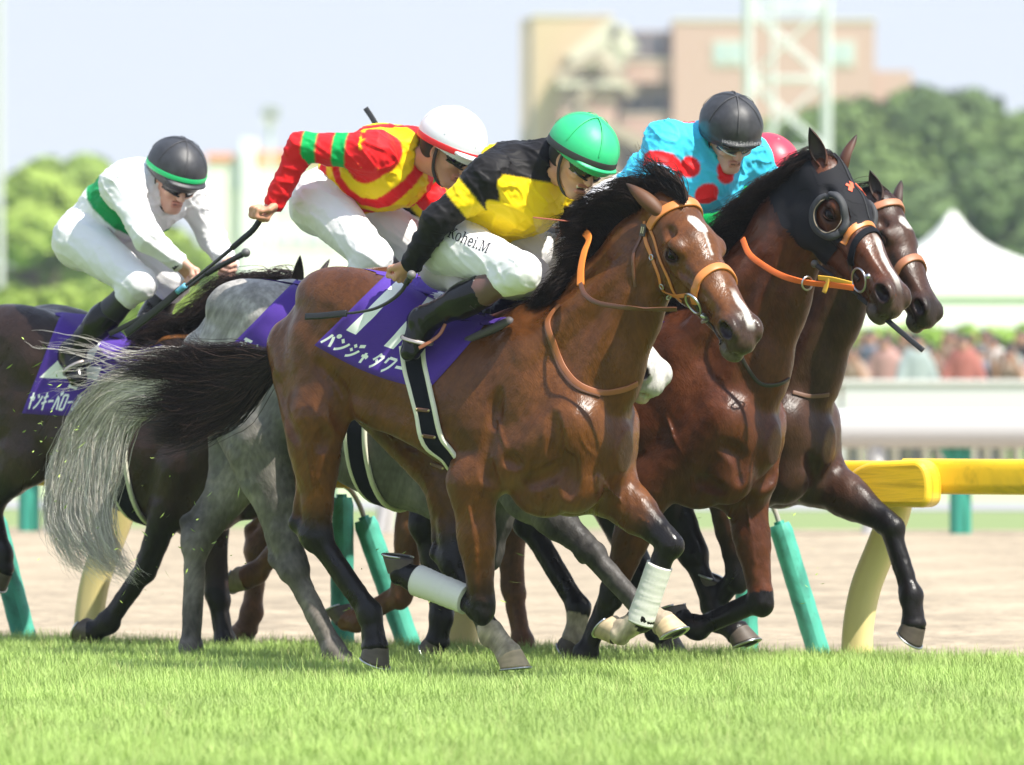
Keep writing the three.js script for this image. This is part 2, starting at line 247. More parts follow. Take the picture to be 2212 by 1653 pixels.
function paddedPost(label, a, b, r, rope) {
  const t = thing('padded_post', label, 'post', 'green padded posts behind the yellow rail'), d = b.clone().sub(a), L = d.length();
  const pts = Array.from({ length: 22 }, (_, i) => a.clone().addScaledVector(d, i / 21));
  part('padding', tube(pts, (s) => r * (s < 0.03 ? 0.86 : 1) * (1 + 0.015 * Math.sin(s * 40)), 22), padMat, t);
  part('pole', tube([a.clone().addScaledVector(d, -0.02), a.clone().addScaledVector(d, 0.3), b], r * 0.45, 10), tealMat, t);
  if (rope) part('rope', tube(curve([a.clone().addScaledVector(d, 0.01), a.clone().add(V(-0.02, 0.06, 0)), a.clone().add(V(-0.06, 0.13, 0.01)), a.clone().add(V(-0.10, 0.16, 0.02))], 16), 0.012, 7), std([0.35, 0.33, 0.28], 0.9), t);
}
paddedPost('upright green padded post seen between the hind legs of the brown and grey horses', at(738, 1075, -3.75), at(740, 1440, -3.75), 0.054, false);
paddedPost('leaning green padded post with frayed rope top, right of the upright green post', at(787, 1122, -3.75), at(898, 1436, -3.75), 0.055, true);
paddedPost('upright green padded post partly hidden behind the hooded horse front legs', at(1606, 1010, -3.4), at(1616, 1450, -3.4), 0.05, false);
paddedPost('leaning green padded post right of the hooded horse folded foreleg', at(1684, 1133, -3.4), at(1784, 1460, -3.4), 0.052, true);
paddedPost('leaning green padded post at the left edge under the black horse', at(-14, 1120, -4.3), at(64, 1425, -4.3), 0.057, false);
// ---------- far side of the dirt track ----------
{
  const wr = thing('outer_rail', 'thick round white rail on short posts beyond the dirt track', 'rail'), sl = 0.12, Z = (x) => -27.2 + sl * x;
  const pts = []; for (let x = -14; x <= 14; x += 1) pts.push(V(x, 0.80, Z(x)));
  part('rail_beam', sweep(pts, V(0, 0, 1), 0.30, 0.26, { sides: 24, sharp: 0.95 }), whiteP, wr);
  for (const px of [120, 480, 840, 1890]) { const x = (px - 1106) / 278; part('post', tube([V(x, 0.7, Z(x)), V(x, 0.3, Z(x) - 0.02), V(x - 0.05, -0.03, Z(x))], 0.075, 14), whiteP, wr); }
  for (const px of [52, 700, 2070]) { const x = (px - 1106) / 278; const p = part('brace_post', tube([V(x, 0.72, Z(x) - 0.12), V(x, 0.3, Z(x) - 0.12), V(x, -0.03, Z(x) - 0.1)], 0.085, 14), tealMat, wr); part('brace', tube([V(x - 0.14, 0.7, Z(x) - 0.1), V(x + 0.0, 0.45, Z(x) - 0.12)], 0.05, 12), tealMat, p); }
}
{
  const f = thing('perimeter_fence', 'low white board fence standing in front of the spectators', 'fence');
  const z = -50.5; for (let i = -5; i < 6; i++) { part('panel', box(2.36, 0.44, 0.03, i * 2.4, 0.83, z, 0.008), whiteP, f); part('post', box(0.08, 0.95, 0.08, i * 2.4 - 1.2, 0.44, z - 0.06), std([0.45, 0.45, 0.45], 0.5), f); }
  part('top_rail', box(26.4, 0.05, 0.10, 0, 1.08, z, 0.01), std([0.60, 0.58, 0.57], 0.5), f);
}
// foliage: lumpy cores hidden under many leaf clumps
const leafMats = {};
function foliage(lumps, size, count, seed, flat = 1) {
  const R = rng(seed), pos = [], nor = [], idx = [], total = lumps.reduce((s, l) => s + l[3] ** 2, 0);
  for (const [x, y, z, r] of lumps) {
    const n = Math.round(count * r * r / total);
    for (let i = 0; i < n; i++) {
      const u = 2 * R() - 1, a = 6.283 * R(), s = Math.sqrt(1 - u * u), rr = r * (0.72 + 0.36 * R() ** 0.7), d = V(s * Math.cos(a), u * flat, s * Math.sin(a)), c = V(x, y, z).addScaledVector(d, rr), m = d.clone().add(V(R() - 0.5, R() - 0.2, R() - 0.5).multiplyScalar(1.5)).normalize(), e1 = V(R() - 0.5, R() - 0.5, R() - 0.5).cross(m).normalize(), e2 = m.clone().cross(e1), w = size * (0.5 + R()), o = pos.length / 3;
      for (let k = 0; k < 5; k++) { const q = k * 1.2566, ww = w * (0.55 + 0.6 * R()), p = c.clone().addScaledVector(e1, ww * Math.cos(q)).addScaledVector(e2, ww * Math.sin(q)).addScaledVector(m, 0.25 * w * (R() - 0.5)); pos.push(p.x, p.y, p.z); }
      idx.push(o, o + 1, o + 2, o, o + 2, o + 3, o, o + 3, o + 4);
    }
  }
  const g = new THREE.BufferGeometry(); g.setAttribute('position', new THREE.Float32BufferAttribute(pos, 3)); g.setIndex(idx); const h = g.toNonIndexed(); h.computeVertexNormals(); h.setAttribute('uv', new THREE.Float32BufferAttribute(new Float32Array(h.attributes.position.count * 2), 2));
  const cores = lumps.map(([x, y, z, r]) => { const c = new THREE.IcosahedronGeometry(r * 0.78, 2); c.scale(1, flat, 1); c.translate(x, y, z); return c; });
  return merged([h, ...cores]);
}
const leaf = (c) => std(c, 0.8, { side: THREE.DoubleSide });
function tree(name, label, px, py, d, h, wid, col, seed, group) {
  const z = DIST - d, s = PXM * DIST / d, x = (px - 1106) / s, R = rng(seed), t = thing(name, label, 'tree', group); t.position.set(x, 0, z);
  const lumps = []; for (let i = 0; i < 16; i++) { const a = R() * 6.283, k = Math.sqrt(R()), y = h * (0.32 + 0.5 * R()), w = wid * 0.5 * (1 - 0.55 * Math.abs(y / h - 0.5)); lumps.push([Math.cos(a) * k * w, y, Math.sin(a) * k * w * 0.8, wid * (0.15 + 0.09 * R())]); }
  lumps.push([0, h * 0.80, 0, wid * 0.22]);
  part('crown', foliage(lumps, 0.24, 9500, seed, 0.9), leaf(col), t);
  const bark = std([0.10, 0.075, 0.05], 0.95); part('trunk', tube(curve([V(0, -0.05, 0), V(0.1, h * 0.2, 0), V(0, h * 0.5, 0)], 8), (q) => mix(0.4, 0.2, q), 10), bark, t);
  for (let i = 0; i < 3; i++) part('limb', tube([V(0.05, h * (0.25 + 0.07 * i), 0), V(Math.cos(i * 2.1) * wid * 0.2, h * 0.5, Math.sin(i * 2.1) * wid * 0.2)], (q) => mix(0.16, 0.07, q), 7), bark, t);
}
{
  const g1 = [0.11, 0.175, 0.04], g2 = [0.12, 0.19, 0.045], g3 = [0.092, 0.15, 0.042], y1 = [0.26, 0.36, 0.055], y2 = [0.23, 0.33, 0.06];
  tree('broadleaf_tree', 'tall green tree just right of the white lattice tower', 1850, 0, 300, 13.0, 7.5, g1, 21);
  tree('broadleaf_tree', 'highest green tree behind the hooded horse ears, right of the tower', 1985, 0, 310, 14.2, 7, g2, 22);
  tree('broadleaf_tree', 'broad green tree above the peak of the white marquee', 2095, 0, 300, 13.4, 7.5, g3, 23);
  tree('broadleaf_tree', 'green tree cut by the right edge of the photo', 2225, 0, 290, 12.2, 6.5, g1, 24);
  tree('broadleaf_tree', 'lower green tree between marquee and hooded horse', 1900, 0, 270, 9.5, 6.5, g2, 25);
  tree('broadleaf_tree', 'lower dark green tree filling the space behind the marquee', 2140, 0, 265, 8.8, 7.5, g3, 26);
  tree('broadleaf_tree', 'yellow green tree at far left beside the white pole', 70, 0, 250, 8.6, 4.4, y1, 31);
  tree('broadleaf_tree', 'yellow green tree behind the back of the white and green jockey', 185, 0, 255, 9.3, 4.3, y2, 32);
  tree('broadleaf_tree', 'yellow green tree behind the helmet of the white and green jockey', 290, 0, 260, 8.2, 3.6, y1, 33);
  tree('broadleaf_tree', 'small green tree between the white and green jockey and the cream building', 425, 0, 240, 5.4, 2.4, y2, 34);
  tree('broadleaf_tree', 'small green tree low behind the helmets of the two right jockeys', 1350, 0, 260, 8.6, 3.6, y2, 35);
}
function hedge(label, px0, px1, d, h, col, seed) {
  const s = PXM * DIST / d, t = thing('hedge', label, 'hedge'), x0 = (px0 - 1106) / s, x1 = (px1 - 1106) / s, R = rng(seed), lumps = []; t.position.set((x0 + x1) / 2, 0, DIST - d);
  for (let x = x0; x <= x1; x += 0.42) for (let k = 0; k < 3; k++) lumps.push([x - (x0 + x1) / 2, h * (0.2 + 0.3 * k) + 0.08 * R(), 0.2 * (R() - 0.5), 0.42 + 0.08 * R()]);
  part('leaves', foliage(lumps, 0.09, 9000, seed), leaf(col), t); part('stem', tube([V(0, -0.05, 0), V(0, h * 0.5, 0)], 0.05, 6), std([0.10, 0.075, 0.05], 0.95), t);
}
hedge('bright green clipped hedge behind the spectators under the marquee', 1780, 2330, 122, 1.72, [0.22, 0.36, 0.05], 41);
hedge('yellow green clipped hedge at far left behind the black horse', -120, 480, 140, 2.7, [0.22, 0.31, 0.045], 42);
{
  const lt = thing('marquee', 'white peaked marquee tent behind the spectators', 'tent'), d = 210, s = PXM * DIST / d; lt.position.set((2058 - 1106) / s, 0, DIST - d);
  const hw = 4.3, eave = 3.4, prof = [[0.02, 5.5], [0.12, 5.38], [0.35, 5.0], [0.70, 4.62], [1.0, 4.40], [1.5, 4.14], [2.1, 3.93], [3.1, 3.63], [hw, eave]].map(([r, y]) => new THREE.Vector2(r * 1.414, y));
  const canvas = std([0.84, 0.84, 0.80], 0.75, { side: THREE.DoubleSide }), rf = new THREE.LatheGeometry(prof, 4, Math.PI / 4 + 0.2); const rn = rf.toNonIndexed(); rn.computeVertexNormals(); part('roof', rn, canvas, lt);
  for (let k = 0; k < 4; k++) { const a = Math.PI / 4 + 0.2 + k * Math.PI / 2, b = a + Math.PI / 2, A = V(Math.sin(a) * hw * 1.414, 0, Math.cos(a) * hw * 1.414), B = V(Math.sin(b) * hw * 1.414, 0, Math.cos(b) * hw * 1.414); part('leg', tube([A.clone(), A.clone().setY(eave)], 0.06, 8), whiteP, lt); const v = A.clone().lerp(B, 0.5), w = box(A.distanceTo(B), 0.34, 0.05, 0, eave - 0.17, 0, 0.01); w.rotateY(Math.atan2(-(B.z - A.z), B.x - A.x)); w.translate(v.x, 0, v.z); part('valance', w, canvas, lt); }
  for (let k = 0; k < 2; k++) { const g = box(hw * 1.96, 3.38, 0.04, 0, 1.69, 0); g.rotateY(k ? 0.2 : 0.2 + Math.PI / 2); const o = k ? V(Math.sin(0.2), 0, Math.cos(0.2)) : V(-Math.cos(0.2), 0, Math.sin(0.2)); g.translate(o.x * hw * 0.96, 0, o.z * hw * 0.96); part('side_wall', g, canvas, lt); }
}
// apartment block with outside stair
{
  const d = 520, s = PXM * DIST / d, X = (px) => (px - 1553) / s, Y = (py) => EYE + (HOR - py) / s, b = thing('apartment_building', 'tan and pink apartment building with outside stair rising behind the right jockeys', 'building'); b.position.set((1553 - 1106) / s, 0, DIST - d);
  const slab = (n, m, px0, px1, py0, py1, z0, z1, par = b) => part(n, box(X(px1) - X(px0), Y(py0) - Y(py1), z1 - z0, (X(px0) + X(px1)) / 2, (Y(py0) + Y(py1)) / 2, (z0 + z1) / 2), m, par);
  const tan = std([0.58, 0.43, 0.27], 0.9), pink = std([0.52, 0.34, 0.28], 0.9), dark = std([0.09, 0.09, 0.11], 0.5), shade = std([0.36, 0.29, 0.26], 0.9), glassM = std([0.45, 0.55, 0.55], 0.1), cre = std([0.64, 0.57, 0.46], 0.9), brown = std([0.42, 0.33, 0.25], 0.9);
  slab('wall', tan, 1150, 1322, 36, 900, -8, 0); slab('wall', brown, 1124, 1148, 40, 900, -7, -0.3);
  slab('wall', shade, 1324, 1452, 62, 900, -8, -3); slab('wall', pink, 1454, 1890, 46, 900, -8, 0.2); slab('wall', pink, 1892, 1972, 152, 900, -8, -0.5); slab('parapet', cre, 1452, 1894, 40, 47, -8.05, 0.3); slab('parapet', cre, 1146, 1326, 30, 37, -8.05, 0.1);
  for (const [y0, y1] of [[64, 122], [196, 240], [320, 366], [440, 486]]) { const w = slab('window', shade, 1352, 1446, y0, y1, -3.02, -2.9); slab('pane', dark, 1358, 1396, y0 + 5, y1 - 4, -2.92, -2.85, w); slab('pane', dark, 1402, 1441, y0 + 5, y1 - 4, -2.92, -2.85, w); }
  for (const y of [132, 250, 376, 500]) { slab('balcony', pink, 1340, 1470, y, y + 46, -3, -0.6); slab('balcony_rail', cre, 1338, 1472, y - 6, y - 1, -3, -0.5); }
  for (const [x0, x1] of [[1544, 1602], [1792, 1842]]) for (const y of [92, 262, 432]) { const w = slab('window', cre, x0 - 5, x1 + 5, y - 5, y + 52, 0.18, 0.3); slab('pane', glassM, x0, x1, y, y + 44, 0.28, 0.34, w); slab('mullion', cre, (x0 + x1) / 2 - 2, (x0 + x1) / 2 + 2, y, y + 44, 0.33, 0.4, w); }
  const slope = (n, m, x0, y0, x1, y1, th, z0, z1) => { const L = Math.hypot(X(x1) - X(x0), Y(y1) - Y(y0)), g = box(L, th, z1 - z0, L / 2, 0, 0); g.rotateZ(Math.atan2(Y(y1) - Y(y0), X(x1) - X(x0))); g.translate(X(x0), Y(y0), (z0 + z1) / 2); part(n, g, m, b); };
  slope('stair_roof', cre, 1236, 134, 1330, 56, 1.3, 0.1, 1.8); slope('stair_roof', cre, 1330, 60, 1362, 118, 1.3, 0.1, 1.8); slab('wall', cre, 1262, 1350, 100, 150, 0.2, 1.6);
  slope('stair', brown, 1200, 172, 1290, 120, 0.7, 0.3, 2); slope('stair', brown, 1290, 128, 1370, 206, 0.8, 0.3, 2); slope('stair', brown, 1240, 236, 1420, 330, 0.8, 0.4, 2.2); slope('stair', brown, 1180, 330, 1280, 180, 0.6, 0.4, 2.2); slab('wall', pink, 1210, 1330, 200, 900, 0.15, 1.5); slab('landing', cre, 1206, 1352, 176, 190, 0.2, 2.2);
}
// white lattice tower
{
  const d = 240, s = PXM * DIST / d, t = thing('lattice_tower', 'white steel lattice tower in front of the apartment building', 'tower'); t.position.set((1700 - 1106) / s, 0, DIST - d);
  const w = 1.28, top = 15, m = std([0.66, 0.67, 0.675], 0.5), bar = (n, a, b, r) => part(n, tube([a, a.clone().lerp(b, 0.5), b], r, 8), m, t);
  for (const x of [-w, w]) for (const z of [-w, w]) bar('leg', V(x, 0, z), V(x, top, z), 0.115);
  let k = 0; for (let y = 1.0; y < top - 1; y += 2.35, k++) for (let f = 0; f < 4; f++) { const a = f * Math.PI / 2, P = (u, yy) => V(u * w, yy, w).applyAxisAngle(V(0, 1, 0), a); bar('girt', P(-1, y), P(1, y), 0.06); bar('brace', P(-1, y), P(1, y + 2.35), 0.055); if (f % 2 === 0) bar('brace', P(1, y), P(-1, y + 2.35), 0.055); }
  bar('ladder', V(-0.5, 0, w + 0.1), V(-0.5, top, w + 0.1), 0.07);
}
{
  const d = 420, s = PXM * DIST / d, X = (px) => (px - 600) / s, Y = (py) => EYE + (HOR - py) / s, b = thing('low_building', 'cream low building with orange roof band behind the red and yellow jockey', 'building'); b.position.set((600 - 1106) / s, 0, DIST - d);
  const slab = (n, m, px0, px1, py0, py1, z0, z1) => part(n, box(X(px1) - X(px0), Y(py0) - Y(py1), z1 - z0, (X(px0) + X(px1)) / 2, (Y(py0) + Y(py1)) / 2, (z0 + z1) / 2), m, b);
  const cre = std([0.80, 0.77, 0.68], 0.9), orange = std([0.85, 0.30, 0.14], 0.8), amber = std([0.86, 0.50, 0.12], 0.8), grey = std([0.55, 0.60, 0.62], 0.7);
  slab('wall', cre, 448, 545, 348, 830, -6, 0); slab('wall', cre, 552, 790, 344, 830, -6, -0.5); slab('roof', orange, 446, 506, 332, 347, -6.1, 0.2); slab('roof', orange, 556, 792, 326, 343, -6.1, -0.3); slab('fascia', amber, 556, 700, 345, 352, -0.45, -0.3); slab('tower', std([0.78, 0.79, 0.76], 0.9), 522, 552, 300, 830, -3, 0.6); slab('panel', grey, 503, 519, 334, 412, 0.05, 0.2);
  for (let i = 0; i < 5; i++) for (const y of [430, 500]) slab('window', grey, 566 + i * 34, 588 + i * 34, y, y + 34, -0.48, -0.4);
}
{
  const d = 330, s = PXM * DIST / d, t = thing('floodlight_mast', 'grey floodlight mast with round lamps behind the cream building', 'light mast'); t.position.set((583 - 1106) / s, 0, DIST - d); const m = std([0.40, 0.41, 0.42], 0.5), Y = (py) => EYE + (HOR - py) / s;
  part('pole', tube([V(0, 0, 0), V(0, 5, 0), V(0, Y(250), 0)], 0.10, 10), std([0.7, 0.72, 0.72], 0.5), t); part('bracket', box(0.85, 0.5, 0.3, 0.05, Y(244), 0, 0.04), m, t);
  for (const [x, y, c] of [[-0.2, 262, 1], [0.12, 266, 1], [0.28, 238, 0], [-0.1, 236, 0]]) { const g = new THREE.CylinderGeometry(0.22, 0.14, 0.2, 16); g.rotateX(Math.PI / 2); g.translate(x, Y(y), 0.25); part('lamp', g, c ? whiteP : m, t); }
}
{ const d = 200, s = PXM * DIST / d, p = thing('white_pole', 'tall white pole at the left edge of the photo', 'pole'); p.position.set((0 - 1106) / s, 0, DIST - d); part('shaft', tube([V(0, 0, 0), V(0, 6, 0), V(0, 14, 0)], (q) => mix(0.11, 0.08, q), 12), whiteP, p); part('base_plate', box(0.5, 0.06, 0.5, 0, 0.03, 0, 0.01), steel, p); }
{ const d = 190, w = thing('white_wall', 'long low white wall beyond the lawn behind the red and yellow jockey', 'wall'), s = PXM * DIST / d; w.position.set((640 - 1106) / s, 0, DIST - d); part('panel', box(9, 3.0, 0.15, 0.6, 1.5, 0, 0.02), std([0.78, 0.78, 0.74], 0.8), w); part('coping', box(9.1, 0.1, 0.25, 0.6, 3.05, 0, 0.02), whiteP, w); }
// spectators
{
  const skin = std([0.36, 0.20, 0.14], 0.6), cols = { white: [0.52, 0.50, 0.48], pink: [0.42, 0.25, 0.22], beige: [0.34, 0.25, 0.19], red: [0.34, 0.12, 0.10], blue: [0.17, 0.20, 0.26], dark: [0.05, 0.045, 0.05], teal: [0.30, 0.36, 0.35] };
  const mk = (armUp) => {
    const pr = [[cone([0, 1.42, 0], [0, 0.95, 0], 0.17, 0.15, [0, 0, 1], 0.65), 1], [cone([-0.16, 1.38, 0], [-0.24, 1.12, 0.05], 0.06, 0.05), 1], [cone([0.16, 1.38, 0], [0.24, 1.12, 0.05], 0.06, 0.05), 1], [cone([0, 1.42, 0], [0, 1.52, 0.02], 0.055, 0.05), 0], [ell([0, 1.6, 0.02], [0.078, 0.11, 0.095]), 0], [cone([0, 1.585, 0.1], [0, 1.575, 0.125], 0.016, 0.016), 0],
      [cone([-0.24, 1.12, 0.05], armUp ? [-0.10, 1.66, 0.22] : [-0.16, 0.95, 0.2], 0.042, 0.034), 0], [cone([0.24, 1.12, 0.05], armUp ? [0.10, 1.66, 0.22] : [0.15, 1.0, 0.24], 0.042, 0.034), 0], [cone([-0.09, 0.92, 0], [-0.1, 0.08, 0], 0.09, 0.055), 2], [cone([0.09, 0.92, 0], [0.1, 0.08, 0], 0.09, 0.055), 2], [cone([-0.1, 0.05, 0], [-0.1, 0.04, 0.14], 0.05, 0.04), 2], [cone([0.1, 0.05, 0], [0.1, 0.04, 0.14], 0.05, 0.04), 2]].map(([p, tag]) => ({ p, tag, k: 0.03 }));
    const grow = (tag) => new Field(pr.filter((q) => q.tag === tag), 0.022);
    const shirt = grow(1); shirt.perturb(() => -0.012, 0.08); const tr = grow(2); tr.perturb(() => -0.01, 0.08);
    return { body: new Field(pr, 0.02).mesh(), shirt: shirt.mesh(), trousers: tr.mesh(), hair: new Field([{ p: ell([0, 1.635, -0.005], [0.098, 0.10, 0.112]) }, { p: ell([0, 1.56, 0.1], [0.09, 0.09, 0.075]), sub: true, k: 0.02 }], 0.015).mesh() };
  };
  const kinds = [mk(true), mk(false)];
  const names = ['beige', 'pink', 'white', 'teal', 'dark', 'red', 'blue', 'white', 'beige', 'pink'], side = ['nearest the hooded horse chest', 'below the tip of the jockey whip', 'under the left slope of the marquee', 'left of the marquee peak', 'below the marquee peak', 'just right of the marquee peak', 'under the right slope of the marquee', 'between the marquee peak and the right edge', 'close to the right edge', 'cut by the right edge'], list = [];
  for (let i = 0; i < 10; i++) { const c = names[i], e = names[(i + 5) % 10]; list.push([1858 + i * 42 + 9 * ((i * 3) % 4 - 1.5), 84 + 2.5 * ((i * 7) % 5) / 4, c, i % 2, `front row spectator in a ${c === 'dark' ? 'black' : c} shirt ${side[i]}`]); list.push([1838 + i * 42 + 8 * ((i * 7) % 3 - 1), 89 + 0.8 * ((i * 3) % 4), e, (i + 1) % 2, `back row spectator in a ${e === 'dark' ? 'black' : e} shirt ${side[i]}`]); }
  list.forEach(([px, d, c, k, label], i) => {
    const t = thing('person', label, 'person', 'spectators behind the white fence'), s = PXM * DIST / d; t.position.set((px - 1106) / s, 0, DIST - d); t.rotation.y = -0.5 + 0.13 * (i % 7); t.scale.setScalar(0.84 + 0.045 * ((i * 5) % 4));
    part('body', kinds[k].body, skin, t); part('shirt', kinds[k].shirt, std(cols[c], 0.9), t); part('trousers', kinds[k].trousers, std(i % 2 ? [0.06, 0.07, 0.1] : [0.3, 0.27, 0.22], 0.9), t); part('hair', kinds[k].hair, std([0.025, 0.018, 0.015], 0.6), t);
  });
}

{
  const R = rng(515), pos = [], idx = [], col = [], spots = [[110, 900, 120, 200], [250, 1180, 200, 180], [420, 1120, 160, 160], [760, 1290, 120, 130], [1010, 1270, 160, 130], [850, 1190, 60, 30], [1720, 1080, 80, 60], [1760, 1230, 60, 80], [1500, 1180, 160, 120]];
  for (let i = 0; i < 150; i++) { const q = spots[Math.min(8, (R() * R() * 11) | 0)], z = -0.6 - 1.8 * R(), c = at(q[0] + q[2] * (R() + R() - 1), q[1] + q[3] * (R() + R() - 1), z), d = V(R() - 0.5, 0.6 * (R() - 0.5), R() - 0.5).normalize(), n = V(R() - 0.5, R(), R() - 0.5).cross(d).normalize(), L = 0.008 + 0.03 * R() * R(), w = 0.0018 + 0.002 * R(), o = pos.length / 3, up = n.clone().cross(d);
    for (const [u, v, k] of [[-1, 0, 0], [0, 1, 0.3], [0, -1, 0.3], [1, 0, 0]]) { const p = c.clone().addScaledVector(d, u * L).addScaledVector(n, v * w).addScaledVector(up, k * w * 2); pos.push(p.x, p.y, p.z); const m = 0.8 + 0.4 * R(); col.push(0.36 * m, 0.50 * m, 0.10 * m); } idx.push(o, o + 1, o + 2, o + 1, o + 3, o + 2); }
  const g = new THREE.BufferGeometry(); g.setAttribute('position', new THREE.Float32BufferAttribute(pos, 3)); g.setAttribute('color', new THREE.Float32BufferAttribute(col, 3)); g.setIndex(idx); g.computeVertexNormals();
  const m = part('grass_clippings', g, new THREE.MeshPhysicalMaterial({ vertexColors: true, roughness: 0.7, side: THREE.DoubleSide }), scene); tag(m, 'loose grass clippings kicked up around the galloping hooves', 'grass clippings'); m.userData.kind = 'stuff';
}
// ---------- horses ----------
const hairBump = dataTex(256, (u, v) => 0.5 * tileNoise(u, v, 40, 2, 3) + 0.5 * tileNoise(u, v, 14, 9, 3));
const coatTex = dataTex(256, (u, v) => { const n = 0.5 * tileNoise(u, v, 30, 3, 4) + 0.5 * tileNoise(u, v, 7, 6, 3), k = clamp(0.62 + 0.46 * n, 0, 1); return [k, k * 0.985, k * 0.96]; }, true), coatRough = dataTex(256, (u, v) => clamp(0.55 + 0.7 * (tileNoise(u, v, 9, 4, 4) - 0.3)));
const coatMat = (r, o = {}) => new THREE.MeshPhysicalMaterial({ vertexColors: true, map: rep(coatTex, 2.3, 1.7), roughnessMap: rep(coatRough, 1.6, 1.3), roughness: Math.min(1, r * 1.35), bumpMap: rep(hairBump, 4.2, 3.1), bumpScale: 0.002, sheen: 0.0, specularIntensity: 0.55, sheenRoughness: 0.45, sheenColor: new THREE.Color(0.5, 0.4, 0.3), ...o });
const hornTex = dataTex(64, (u, v) => tileNoise(u, v, 5, 6));
const TORSO = [[-1.19, 1.33, 1.17, 0.08], [-1.10, 1.47, 1.0, 0.19], [-0.95, 1.565, 0.98, 0.25], [-0.75, 1.60, 1.0, 0.275], [-0.5, 1.545, 0.94, 0.27], [-0.3, 1.50, 0.865, 0.275], [-0.1, 1.53, 0.815, 0.265], [0.05, 1.58, 0.80, 0.24], [0.2, 1.50, 0.77, 0.215], [0.33, 1.42, 0.79, 0.205], [0.44, 1.30, 0.86, 0.165], [0.525, 1.15, 0.97, 0.06]];
const UNDER = [];                                          // what is measured on a horse's surface is kept here while the tack is laid on it
class Horse {
  constructor(sp) {
    this.sp = sp; const g = this.g = thing('racehorse', sp.label, 'horse');
    g.rotation.order = 'YZX'; g.rotation.set(0, -sp.a * Math.PI / 180, sp.pitch * Math.PI / 180); g.scale.setScalar(sp.scale ?? 1);
    g.updateMatrixWorld(true); const w = V(0, 1.6, 0).applyMatrix4(g.matrixWorld); g.position.copy(at(...sp.withers)).sub(w); g.updateMatrixWorld(true);
    this.inv = g.matrixWorld.clone().invert(); this.eye = camera.position.clone().applyMatrix4(this.inv);
    this.prims = []; this.bones = {};
  }
  ray(px, py) { return at(px, py, 0).applyMatrix4(this.inv).sub(this.eye).normalize(); }
  J(px, py, zl) { const d = this.ray(px, py); return this.eye.clone().addScaledVector(d, (zl - this.eye.z) / d.z); }       // measured point at a given distance from the horse's middle plane
  L(q) { return q.isVector3 ? q : this.J(...q); }
  hitT(px, py, zl = 0.25) { const d = this.ray(px, py), o = this.J(px, py, 0.9); return this.tf.march(o, d, 2.5) ?? this.tf.snap(this.J(px, py, zl)); }
  hit(px, py, off = 0.004, zl = 0.2) { const d = this.ray(px, py), o = this.J(px, py, 0.9), p = this.field.march(o, d, 2.5) ?? this.field.snap(this.J(px, py, zl)); return p.addScaledVector(this.field.normal(p), off); }
  add(p, k, tag, sub) { this.prims.push({ p, k, tag, sub }); }
  build() {
    const { sp } = this, A = this.add.bind(this), T = sp.torso ?? TORSO;
    A(loft(T), 0.04, 1);
    for (const s of [-1, 1]) {                              // shoulder, breast, loin, quarter
      A(ell([0.13, 1.22, 0.155 * s], [0.15, 0.30, 0.085], [[0.93, 0.36, 0], [-0.36, 0.93, 0], [0, 0, 1]]), 0.05, 1);
      A(ell([-0.03, 1.05, 0.185 * s], [0.15, 0.15, 0.075], [[0.8, 0.6, 0], [-0.6, 0.8, 0], [0, 0, 1]]), 0.03, 1);
      A(ell([0.35, 1.10, 0.115 * s], [0.14, 0.20, 0.105]), 0.06, 1); A(ell([0.37, 0.91, 0.10 * s], [0.12, 0.13, 0.098]), 0.03, 1); A(ell([0.22, 0.86, 0.10 * s], [0.15, 0.12, 0.095]), 0.03, 1);
      A(cone([0.02, 1.52, 0.07 * s], [0.36, 1.16, 0.15 * s], 0.05, 0.075), 0.05, 1);
      A(ell([-0.72, 1.43, 0.15 * s], [0.34, 0.18, 0.14], [[0.98, -0.17, 0], [0.17, 0.98, 0], [0, 0, 1]]), 0.06, 1);
      A(ell([-0.66, 1.36, 0.235 * s], [0.07, 0.06, 0.05]), 0.05, 1); A(cone([-0.62, 1.37, 0.22 * s], [-0.56, 1.05, 0.2 * s], 0.05, 0.05), 0.05, 1);
      A(cone([-0.3, 1.0, 0.2 * s], [-0.75, 1.08, 0.2 * s], 0.06, 0.05), 0.06, 1);
    }
    this.tf = new Field(this.prims.slice(), 0.015);
    for (const [n, l] of Object.entries(sp.legs)) this.leg(n, l);
    this.neck(); this.head();
    for (const q of sp.extra ?? []) A(...q);
    this.field = new Field(this.prims, sp.cell);
    for (const [r, ...pts] of sp.carve ?? []) { const q = pts.map((p) => this.hit(p[0], p[1], r * 1.6)), c = curve(q, q.length * 5); for (let i = 0; i + 1 < c.length; i++) { const e = Math.sin(Math.PI * (i + 0.5) / (c.length - 1)); this.field.add(cone(A3(c[i]), A3(c[i + 1]), r * (1.4 + 0.75 * e), r * (1.4 + 0.75 * e)), 0.03, this.field.tag[0], true); } }
    for (const [r, ...pts] of sp.veins ?? []) { const q = curve(pts.map((p) => this.hit(p[0], p[1], -r * 0.35)), pts.length * 4); for (let i = 0; i + 1 < q.length; i++) this.field.add(cone(A3(q[i]), A3(q[i + 1]), r, r), 0.008, this.field.tag[0], false); }
    this.field.perturb((x, y, z, t) => t < 60 ? 0.0026 * noise(x * 9, y * 9, z * 9) + 0.0021 * noise(x * 22, y * 22, z * 22) + (t >= 20 ? 0.0022 * noise(x * 34, y * 20, z * 34) + 0.0012 * noise(x * 70, y * 40, z * 70) : 0) : 0, 0.03);
    this.body = part('body', this.field.mesh((p, n, t) => this.colour(p, n, t), 1), coatMat(sp.rough ?? 0.42), this.g);
    this.hooves(); this.eyes(); this.ears(); return this;
  }
